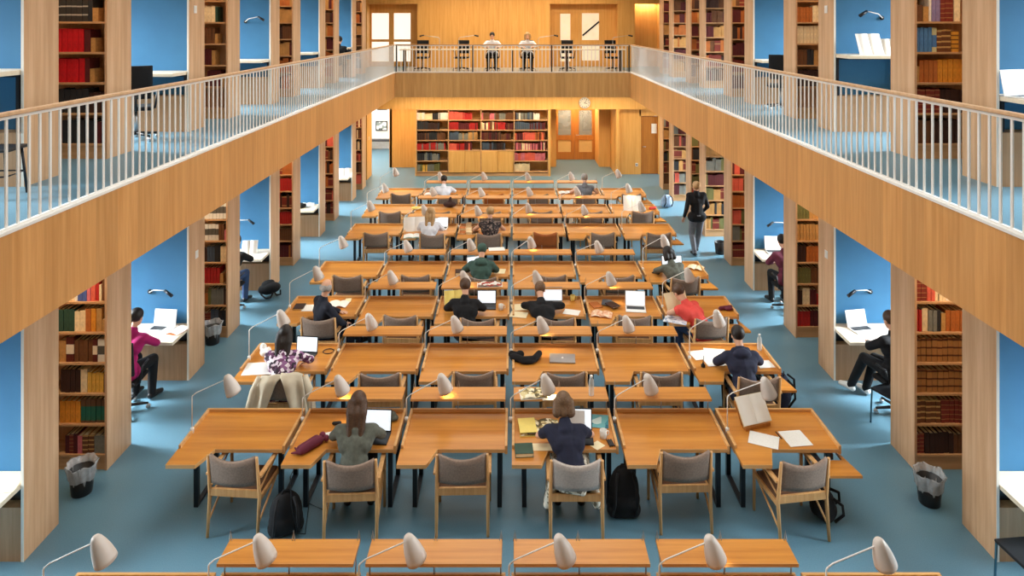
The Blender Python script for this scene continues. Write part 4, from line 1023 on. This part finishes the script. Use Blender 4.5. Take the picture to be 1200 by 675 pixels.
# second full row
sheet(at(305, 432, DZ), .10, 'large white drawing sheet on the leftmost desk, second row', .42, .34, M_PAPER, .002)
soft('plastic_bag', 'bag', 'crumpled white plastic bag at back of leftmost desk, second row', at(311, 418, DZ), 0, [('e', (0, 0, .06), (.08, .06, .06)), ('e', (-.04, .03, .12), (.05, .04, .06)), ('e', (.05, -.02, .10), (.04, .05, .05))], M_PAPER, .012)
laptop(at(356, 418, DZ), -.1, 'laptop with white screen before the floral top', M_BLKPL, .32, .22, 1.7)
tag(MB().lathe([(.075, 0), (.083, .006), (.075, .012), (.067, .006)], at(385, 412, DZ), 24, caps=(False, False)).obj('cable_coil', M_BLKPL), 'thin dark cable coiled right of the floral-top reader', 'cable')
soft('scarf', 'scarf', 'crumpled black scarf on fourth desk, second row', at(618, 424, DZ), 0, [('c', (-.20, .05, .04), (-.05, -.03, .04), .05, .05), ('c', (-.05, -.03, .04), (.10, .0, .04), .05, .045), ('c', (.10, 0, .04), (.17, .12, .06), .05, .045), ('c', (-.22, .12, .05), (-.1, .08, .06), .05, .03), ('e', (-.1, .1, .06), (.06, .05, .05)), ('e', (.0, -.05, .03), (.12, .05, .035))], C_BLK, .011)
laptop(at(659, 421, DZ), -.06, 'closed silver laptop with white emblem on fourth desk, second row', M_SILV, .36, .25, closed=True)
for i, (px, py, rz, l) in enumerate(((822, 416, .2, 'left'), (838, 414, -.15, 'middle'), (838, 424, .1, 'front'))):
    sheet(at(px, py, DZ), rz, 'white paper before the navy hooded top, %s sheet of three' % l, .30, .26, M_PAPER, .002+.0025*i)
sheet(at(896, 427, DZ), .1, 'white sheet at the right elbow of the navy hooded top', .22, .2, M_PAPER, .002)
bottle(at(890, 410, DZ), 'clear water bottle at the back of the rightmost desk, second row', .23)
t = thing('ink_bottle', 'little dark ink bottle left of the navy hooded top', 'bottle', at(824, 430, DZ))
MB().lathe([(.028, 0), (.03, .03), (.012, .045), (.012, .06)], n=14).obj('body', M_BLKPL, t); MB().tube([(0, 0, .061), (.012, .01, .15)], .004, 6).obj('pen', M_DARK, t)
# third full row
shut_book(at(351, 360, DZ), .05, 'dark thin book at left on the suited person\'s desk', .17, .22, .02, 'dark')
sheet(at(363, 361, DZ), 0, 'bright white page left of the suited person', .22, .26, M_PAPER, .002)
open_book(at(396, 357, DZ), -.1, 'open book in lamp light right of the suited person', .34, .24, 0, M_PRINT)
sheet(at(408, 352, DZ), .1, 'small cream card behind the suited person', .10, .16, M_CREAM, .003)
open_book((at(533, 360, DZ)[0], at(533, 360, DZ)[1], DZ+.10), .18, 'large pale yellow folder standing open, third full row', .34, .34, 1.05, M_YEL, M_CREAM, 'folder')
laptop(at(570, 360, DZ), 0, 'laptop with white screen beside the yellow folder', M_BLKPL, .32, .22, 1.75)
mug(at(587, 363, DZ), .2, 'small white cup right of the laptop beside the yellow folder')
sheet(at(612, 360, DZ), .15, 'cream open papers left of the bowed reader', .36, .26, M_CREAM, .002)
sheet(at(608, 369, DZ), -.2, 'cream loose paper at front edge left of the bowed reader', .28, .22, M_CREAM, .005)
laptop(at(648, 357, DZ), 0, 'laptop with white screen behind the bowed reader', M_SILV, .34, .23, 1.75)
mug(at(671, 352, DZ), 0, 'yellow cup at the right back of the bowed reader\'s desk', M_YEL)
sheet(at(670, 366, DZ), -.3, 'white papers at the right hand of the bowed reader', .26, .2, M_PAPER, .002)
for i, (px, py, rz, c, l) in enumerate(((698, 358, .3, 'rust', 'brown'), (711, 356, -.2, 'slate', 'slate'), (718, 360, .5, 'dark', 'dark'))):
    shut_book(at(px, py, DZ), rz, 'thin %s booklet in the heap on fifth desk, third row' % l, .16, .22, .016, c, .0165*i)
open_book(at(705, 369, DZ), -.25, 'open booklet with pink pages at the front of the booklet heap', .34, .24, 0, pattern('pinkish_page', ['#e3b493', '#d79b76', '#efd0b4'], 25))
laptop(at(745, 363, DZ), -.12, 'white laptop on fifth desk, third row', M_WHITE, .33, .24, 1.8)
open_book((at(793, 362, DZ)[0], at(793, 362, DZ)[1], DZ+.10), .35, 'tall cream book standing open beside the coral vest', .40, .34, 1.1, M_CREAM, M_CREAM)
sheet(at(792, 375, DZ), -.4, 'newspaper under the arms of the coral vest', .36, .28, pattern('newsprint', ['#cfd3d8', '#e2e4e6', '#9aa7bd', '#dfe0e0'], 22), .003)
soft('scarf', 'scarf', 'dark red crumpled cloth on the right end desk, third row', at(851, 363, DZ), .2, [('c', (-.1, 0, .03), (.1, .03, .03), .035, .03), ('e', (.03, -.04, .03), (.07, .04, .03))], C_MRN, .01)
# shelf of third row
open_book(at(574, 334, zz), .05, 'magazines lying open on raised shelf below the green hooded top', .42, .2, 0, pattern('magazine_red', ['#d9d2c8', '#a3473c', '#e9e4da', '#7f6a60'], 14), M_PAPER)
# fourth full row
laptop(at(559, 318, DZ), .35, 'laptop left of the green hooded top', M_WHITE, .32, .23, 1.7)
shut_book(at(541, 321, DZ), .1, 'dark book pile at left of fourth-row third desk', .24, .2, .06, 'dark')
sheet(at(586, 318, DZ), -.1, 'cream sheet right of the green hooded top', .2, .25, M_CREAM, .002)
laptop(at(790, 320, DZ), .05, 'black laptop with bright screen at right end, fourth full row', M_BLKPL, .40, .27, 1.75)
soft('phone', 'phone', 'dark phone left of the bright-screened laptop, fourth row', at(768, 321, DZ), .9, [('c', (0, -.07, .01), (0, .07, .01), .01, .01), ('c', (.04, -.07, .01), (.04, .07, .01), .01, .01)], M_BLKPL, .006)
open_book(at(815, 314, DZ), -.5, 'open book at the right rim of the right end desk, fourth row', .30, .24, 0, M_CREAM)
# fifth full row
open_book((at(486, 270, DZ)[0], at(486, 270, DZ)[1], DZ+.12), .1, 'tall white open atlas left of the long fair hair', .50, .36, 1.15, M_PAPER, M_GLASS if False else mat('book_mint', '#bcdccb', .6))
open_book(at(484, 277, DZ), .1, 'open book with mint cover in front of the white atlas', .4, .26, 0, M_PAPER, mat('book_mint', '#bcdccb', .6))
laptop(at(516, 268, DZ), -.1, 'pale laptop right of the long fair hair', M_WHITE, .32, .22, 1.75)
rr = random.Random(3)
for i in range(9):
    px, py = 542 + (i % 3)*7.5, 264.5 + (i//3)*4.6
    shut_book(at(px, py, DZ), rr.uniform(-.12, .12), '%s booklet in the clutter left of the dark printed top, %s' % (['rust', 'cream', 'brown'][i % 3], ['back', 'middle', 'front'][i//3]), .125, .17, .03+.025*(i % 2), ['rust', 'cream', 'brown'][i % 3])
sheet(at(582, 292, zz), .1, 'white sheet on the raised shelf behind the green hooded top', .32, .2, M_PAPER, .002)
# sixth and farthest rows
open_book((at(741, 246, DZ)[0], at(741, 246, DZ)[1], DZ+.15), -.1, 'large white book standing open on rightmost desk, sixth row', .44, .42, 1.15, M_PAPER, M_PAPER)
soft('bag', 'bag', 'dark brown bag standing on third desk of the sixth row', at(527, 243, DZ), 0, [('e', (0, 0, .08), (.17, .09, .08)), ('c', (.0, 0, .1), (.02, 0, .25), .06, .03)], mat('bag_brown', '#3c2621', .8), .014)
soft('basket', 'pouch', 'yellowish pouch at the right of first desk, sixth row', at(489, 246, DZ), 0, [('c', (-.1, 0, .04), (.1, 0, .04), .05, .05)], M_YEL, .014)
open_book(at(505, 228, DZ), .1, 'open book left of the white shirt', .4, .28, 0, M_PRINT)
open_book(at(663, 226, DZ), .1, 'open book left of the grey waistcoat', .4, .28, 0, M_PRINT)
soft('red_pouch', 'pouch', 'small red pouch at right end desk, sixth row', at(765, 245, DZ), .4, [('c', (-.08, 0, .03), (.08, 0, .03), .035, .03)], C_COR, .012)
# things on the floor -----------------------------------------------------
def backpack(label, loc, rz, mt, h=.46, lie=0):
    m = MB(); m.ell((0, 0, h*.48), (.17, .11, h*.46)); m.ell((0, .0, h*.33), (.18, .125, h*.30)); m.ell((0, .10, h*.32), (.13, .06, h*.24)); m.cap((-.1, 0, .095), (.1, 0, .095), .09, .09)
    o = link('backpack', remesh(m, 'backpack', mt, .012), None, loc, (lie, 0, rz)); tag(o, label, 'backpack')
    for s in (-1, 1): MB().tube([(s*.08, -.07, h*.86), (s*.11, -.16, h*.72), (s*.12, -.17, h*.4), (s*.13, -.08, h*.12)], .016, 7).obj('strap', M_BLACK, o)
    MB().tube([(-.04, -.02, h*.9), (-.03, -.02, h*.97), (.03, -.02, h*.97), (.04, -.02, h*.9)], .009, 6).obj('handle', M_BLACK, o)
    return o
fl = lambda px, py: at(px, py, .0)
x, y, _ = fl(335, 626); backpack('black backpack on the floor left of the long brown hair', (x, y, 0), .35, M_BLACK, .50)
x, y, _ = fl(731, 606); backpack('big black backpack standing right of the patterned skirt', (x, y, 0), 0, M_BLACK, .62)
x, y, _ = fl(975, 590); backpack('dark bag on floor behind the rightmost chair, nearest row', (3.50, 7.60, 0), 1.3, M_BLACK, .30)
x, y, _ = fl(915, 476); backpack('dark backpack beside the rightmost desk of the second row', (x+.02, y, 0), 1.2, C_NAVY, .5)
x, y, _ = fl(316, 346); backpack('black bag lying on the floor near the third left carrel', (x-.12, y+.05, .12), .9, M_BLACK, .5, 1.3)
x, y, _ = fl(781, 243); backpack('pale blue bag on the floor by the far right bookcases', (x, y, 0), .3, mat('bag_blue', '#8fa3bb', .8, var=.2, scale=9), .42)
def bin_(label, x, y, liner=True, r=.135, h=.28):
    t = thing('waste_bin', label, 'waste bin', (x, y, 0))
    MB().lathe([(r*.8, 0), (r*.82, .01), (r, h), (r-.008, h), (r*.78, .02)], n=28, caps=(True, True)).obj('body', mat('bin_black', '#17181a', .35, var=.3, scale=18), t)
    if liner:
        rnd = random.Random(int(x*100)); m = MB()
        def f(u, v):
            a = u*2*PI; prof = [(r*.80, .10), (r*.95, h*.75), (r*1.04, h+.03), (r*1.22, h+.075), (r*1.12, h+.012), (r*1.04, h-.10)]
            i = min(4, int(v*5)); q = v*5-i; rr = prof[i][0]*(1-q)+prof[i+1][0]*q; zz = prof[i][1]*(1-q)+prof[i+1][1]*q
            w = 1+.05*math.sin(a*7+v*9)+.04*math.sin(a*13-v*5)
            return V((rr*w*math.cos(a), rr*w*math.sin(a), zz+.012*math.sin(a*5)*(v > .4)))
        m.grid(f, 56, 15); m.obj('bin_liner', M_BAG, t)
    return t
x, y, _ = fl(96, 577); bin_('black waste bin with clear liner by the nearest left bookcase', x, y)
x, y, _ = fl(1089, 589); bin_('black waste bin with white liner by the nearest right bookcase', x, y)
x, y, _ = fl(249, 402); bin_('waste bin with pale liner by the second left bookcase', x, y)
x, y, _ = fl(844, 297); bin_('dark waste bin by the third right bookcase', x, y, False)
# black chair at the lower right corner, stools
def metal_chair(label, loc, rz, hz=.46):
    t = thing('metal_chair', label, 'chair', loc, rz); mt = mat('teal_steel', '#2f5a6b', .4, .3)
    for sx in (-.21, .21):
        MB().tube([(sx, -.22, 0), (sx, -.20, hz), (sx, -.24, hz+.36)], .012, 8).obj('rear_leg', mt, t); MB().tube([(sx, .22, 0), (sx, .20, hz)], .012, 8).obj('front_leg', mt, t)
    MB().box(-.22, .22, -.2, .22, hz, hz+.03, bev=.01).obj('seat', M_BLKPL, t)
    MB().box(-.22, .22, -.262, -.24, hz+.14, hz+.38, bev=.008, rot=(.08, 0, 0)).obj('backrest', M_BLKPL, t)
metal_chair('black chair with teal legs at the nearest right ground-floor carrel', (4.93, 6.42, 0), .1)
metal_chair('black chair with teal legs behind the white-trainer person\'s carrel', (5.22, 8.96+.3, 0), .4)
t = thing('black_stool', 'black stool at the nearest left upper carrel', 'stool', (-4.90, 6.55, ZU), .1)
for sx in (-.16, .16):
    for sy in (-.16, .16): MB().tube([(sx, sy, 0), (sx*.8, sy*.8, .45)], .013, 8).obj('leg', M_DARK, t)
MB().box(-.18, .18, -.18, .18,   .45, .48, bev=.012).obj('seat', M_BLKPL, t)
MB().tube([(-.15, -.15, .22), (.15, -.15, .22), (.15, .15, .22), (-.15, .15, .22), (-.15, -.15, .22)], .009, 6).obj('foot_ring', M_DARK, t)
# jackets -----------------------------------------------------------------
def jacket(label, loc, rz, mt, w=.31, drop=.5):
    pr = [(-.20, .58), (-.235, .80), (-.305, .93), (-.385, .86), (-.425, .62), (-.47, .92-drop)]
    m = MB()
    for s in (-1, 1):
        def f(u, v, s=s):
            i = min(4, int(v*5)); q = v*5-i; y = pr[i][0]*(1-q)+pr[i+1][0]*q; z = pr[i][1]*(1-q)+pr[i+1][1]*q
            lo = .0 if v < .5 else .22*(v-.5)*2; hi = w*(.86+.75*max(0, v-.45))
            x = lo + (hi-lo)*u
            y += .03*math.sin(u*8+v*3+s)*v - .05*(1-(x/w)**2)*(v > .2)
            return V((s*x, y, z - .05*(x/w)**3 - .03*math.sin(u*5)*(v > .95)))
        m.grid(f, 14, 22, th=.014)
    o = m.obj('jacket', mt, None, loc, rz); tag(o, label, 'jacket')
    for s in (-1, 1): MB().tube([(s*w*.90, -.30, .87), (s*w*1.10, -.34, .72), (s*w*1.28, -.38, .50), (s*w*1.22, -.40, .40)], [.05, .06, .055, .05], 10).obj('sleeve', mt, o)
    return o
x, y, q = CC[(2, 0)]; jacket('beige coat hung over the chair of the floral-top reader', (x, y, 0), q, C_BEI, .31, .52)
jacket('black jacket hung over the chair of the white-trainer person', (5.42, 9.56, .06), .25, M_BLACK, .27, .58)
# carrels : laptops, books, lamps ----------------------------------------
def wall_lamp(label, loc, s):
    """slim swing lamp; loc on the blue panel, arm towards the hall (-s) and forward"""
    t = thing('carrel_lamp', label, 'lamp', loc)
    MB().lathe([(.035, 0), (.035, .02), (.015, .03)], axis=(0, -1, 0), n=14).obj('wall_mount', M_DARK, t)
    MB().tube([(0, -.03, 0), (-s*.10, -.10, .06), (-s*.34, -.22, .10)], .008, 7).obj('arm', M_WHITE, t)
    MB().tube([(-s*.34, -.22, .10), (-s*.47, -.26, .03)], [.022, .026], 10).obj('lamp_head', M_DARK, t)
yC = A0+PER
def carrel_loc(px, py, z):
    q = at(px, py, z); k = int((q[1]-A0+.6)//PER); y = min(q[1], A0+PER*k+.22-.26)
    return (CX+(px-VX)*y/F, y, z)
ZD = .786
laptop(carrel_loc(187, 378, ZD), -.1, 'white laptop at the magenta jumper\'s carrel', M_WHITE, .36, .25, 1.75)
open_book(carrel_loc(203, 381, ZD), -.25, 'open book beside the white laptop at the magenta jumper\'s carrel', .38, .27, 0, M_PRINT)
wall_lamp('slim swing lamp above the magenta jumper\'s carrel', (-5.66, yC+.22, 1.28), -1)
laptop(carrel_loc(1011, 384, ZD), .18, 'white laptop on the second right ground-floor carrel', M_WHITE, .34, .24, 1.85)
sheet(carrel_loc(1030, 380, ZD), .2, 'white papers right of the white laptop at the trainers\' carrel', .25, .28, M_PAPER, .002)
wall_lamp('slim swing lamp above the white-trainer person\'s carrel', (5.62, yC+.22, 1.28), 1)
yE = A0+2*PER
laptop(carrel_loc(911, 287, ZD), -.05, 'white laptop at the maroon top\'s carrel', M_WHITE, .42, .28, 1.75)
wall_lamp('slim swing lamp above the maroon top\'s carrel', (5.70, yE+.22, 1.30), 1)
open_book((carrel_loc(293, 294, ZD)[0], carrel_loc(293, 294, ZD)[1]-.02, ZD+.10), .1, 'white book standing open at the third left ground-floor carrel', .3, .3, 1.2, M_PAPER, M_PAPER)
wall_lamp('slim swing lamp on the blue panel, third left ground-floor carrel', (-5.75, yE+.22, 1.35), -1)
yG = A0+3*PER
open_book(carrel_loc(359, 240, ZD), .2, 'open white book on the fourth left ground-floor carrel', .36, .3, .3, M_PAPER, M_PAPER)
soft('jacket', 'jacket', 'dark garment hanging over the fourth left ground-floor carrel', carrel_loc(357, 243, ZD), 0, [('e', (-.1, -.05, .06), (.16, .10, .07))], C_BLK, .014)
yI = A0+4*PER
open_book((carrel_loc(404, 203, ZD)[0], carrel_loc(404, 203, ZD)[1], ZD+.08), .2, 'big white book open on the farthest left ground-floor carrel', .44, .36, .7, M_PAPER, M_PAPER)
sheet(carrel_loc(5, 567, ZD), .2, 'cream sheet at the nearest left ground-floor carrel', .25, .2, M_CREAM, .002)
ZV = ZU+1.191
x, y, _ = atd(1019, 45, 10.33)
open_book((x, 10.33, ZV+.15), .12, 'large white book propped open on second right upper carrel', .38, .34, 1.2, M_PAPER, M_PAPER)
open_book((x+.36, 10.42, ZV+.11), -.1, 'smaller white book behind the propped one on second right upper carrel', .28, .25, 1.25, M_PAPER, M_PAPER)
wall_lamp('slim swing lamp on the second right upper carrel', (5.80, yC+.22, ZU+1.75), 1)
x, y, _ = at(1197, 116, ZV)
laptop((5.16, 6.78, ZU+.926), .3, 'white laptop on the nearest right upper carrel', M_WHITE, .34, .26, 1.75)
wall_lamp('slim swing lamp on the third left upper carrel', (-5.55, yE+.22, ZU+1.7), -1)
for px, py, q, lab in ((505, 41, 1, 'leftmost'), (548, 40, -1, 'second from left'), (641, 41, -1, 'third from left'), (728, 44, -1, 'rightmost')):
    p = atd(px, py, 23.5); t = thing('gallery_lamp', 'thin long-armed lamp on the far gallery worktop, %s of four' % lab, 'lamp', (p[0]+.3*q, 23.45, ZU+.785))
    MB().tube([(0, 0, 0), (0, 0, .36), (-q*.05, 0, .40), (-q*.55, -.02, .47)], .009, 6).obj('arm', M_STEEL, t)
    MB().lathe([(.06, 0), (.06, .012), (.015, .02)], n=14).obj('base', M_DARK, t)
    MB().tube([(-q*.53, -.02, .475), (-q*.68, -.02, .44)], [.022, .03], 9).obj('lamp_head', M_DARK, t)
# ------------------------------------------------------------------ light
def area(name, loc, size, power, col, rot=(0, 0, 0)):
    l = bpy.data.lights.new(name, 'AREA'); l.shape = 'RECTANGLE'; l.size, l.size_y = size; l.energy = power; l.color = col
    o = bpy.data.objects.new(name, l); COL.objects.link(o); o.location = loc; o.rotation_euler = rot; return o
w = bpy.data.worlds.new('world'); S.world = w; w.use_nodes = True
bg = w.node_tree.nodes['Background']; bg.inputs[0].default_value = (.80, .90, 1, 1); bg.inputs[1].default_value = 1.0
for k in range(6):
    yy = [1.0, 5.2, 9.4, 13.6, 17.8, 21.1][k]
    area('skylight', (0, yy, ZC+.3), (6.2, 3.6 if k < 5 else 2.4), SKY, (1, .93, .82))
for sgn in (-1, 1):
    for (a, b) in BAYS:
        for z in (1.65, ZU+1.65):
            area('window_daylight', (sgn*(XO+.75), (a+b)/2, z+.75), (1.15, 2.1), WIN*(1.3 if z < 3 else 1), (.82, .93, 1.0), (PI/2-.62, 0, sgn*PI/2)).data.spread = math.radians(85)
    for k in range(5):
        y = A0+PER*k
        for z in (ZS-.03, ZT-.05):
            area('aisle_lamp', (sgn*(W+.62), y+TH+.45, z), (1.1, .12), AIS, (1, .82, .6))
area('end_lamp', (-1.1, 23.5, ZS-.03), (6.5, .5), END, (1, .80, .54))
area('end_lamp', (3.2, 23.5, ZS-.03), (2.4, .5), END*.4, (1, .80, .54))
area('alcove_lamp', (2.5, 26.9, 2.38), (1.4, .3), END*.3, (1, .80, .54))
area('end_lamp', (0, 24.0, ZT-.05), (7, .6), END*1.2, (1, .80, .54))
area('recess_lamp', (-4.1, 25.2, 2.40), (1.0, .5), END*.12, (1, .80, .54))  # extra light added to brighten the recessed panel
area('end_daylight', (-XO-.5, 26.8, 2.0), (3.2, 2.2), 250, (.86, .94, 1), (PI/2-.4, 0, -PI/2)); area('end_daylight', (XO+.5, 23.9, 2.0), (1.4, 2.2), 130, (.86, .94, 1), (PI/2-.4, 0, PI/2))  # extra daylight added behind the end openings to brighten the far floor
area('niche_lamp', (CX+(759-VX)*YU/F, YU+.35, zt+.05), (.8, .3), END*.10, (1, .80, .54))
area('corridor_lamp', (-5.9, 27.5, ZS-.05), (1.2, 3), 110, (1, .97, .92))
for r, c, d in LAMPS:
    if (r, c) in ((1, 1), (1, 3), (2, 5), (2, 3), (3, 0), (3, 2), (3, 3), (3, 4), (4, 3), (5, 3), (5, 4), (5, 5), (6, 4), (6, 5), (7, 0), (7, 3), (0, 4), (1, 2), (5, 2)):
        l = bpy.data.lights.new('lamp_light', 'SPOT'); l.energy = LMP; l.color = (1, .80, .5); l.spot_size = 1.7; l.spot_blend = .8; l.shadow_soft_size = .04
        o = bpy.data.objects.new('lamp_light', l); COL.objects.link(o)
        o.parent = d; h = .40 if c in (0, 5) else .26
        ax = V((.34, .12, -1)).normalized(); o.location = V((.40, 0, h+.235)) + ax*.22
        o.rotation_euler = V((0, 0, -1)).rotation_difference(ax).to_euler()
bpy.data.scenes.remove(TSC)
S.view_settings.view_transform = 'Standard'; S.view_settings.look = 'None'; S.view_settings.gamma = 1; S.view_settings.use_curve_mapping = False
S.view_settings.exposure = EXPO
S.cycles.use_denoising = True; S.cycles.max_bounces = 6; S.cycles.diffuse_bounces = 4; S.cycles.transparent_max_bounces = 8
S.cycles.sample_clamp_indirect = 6
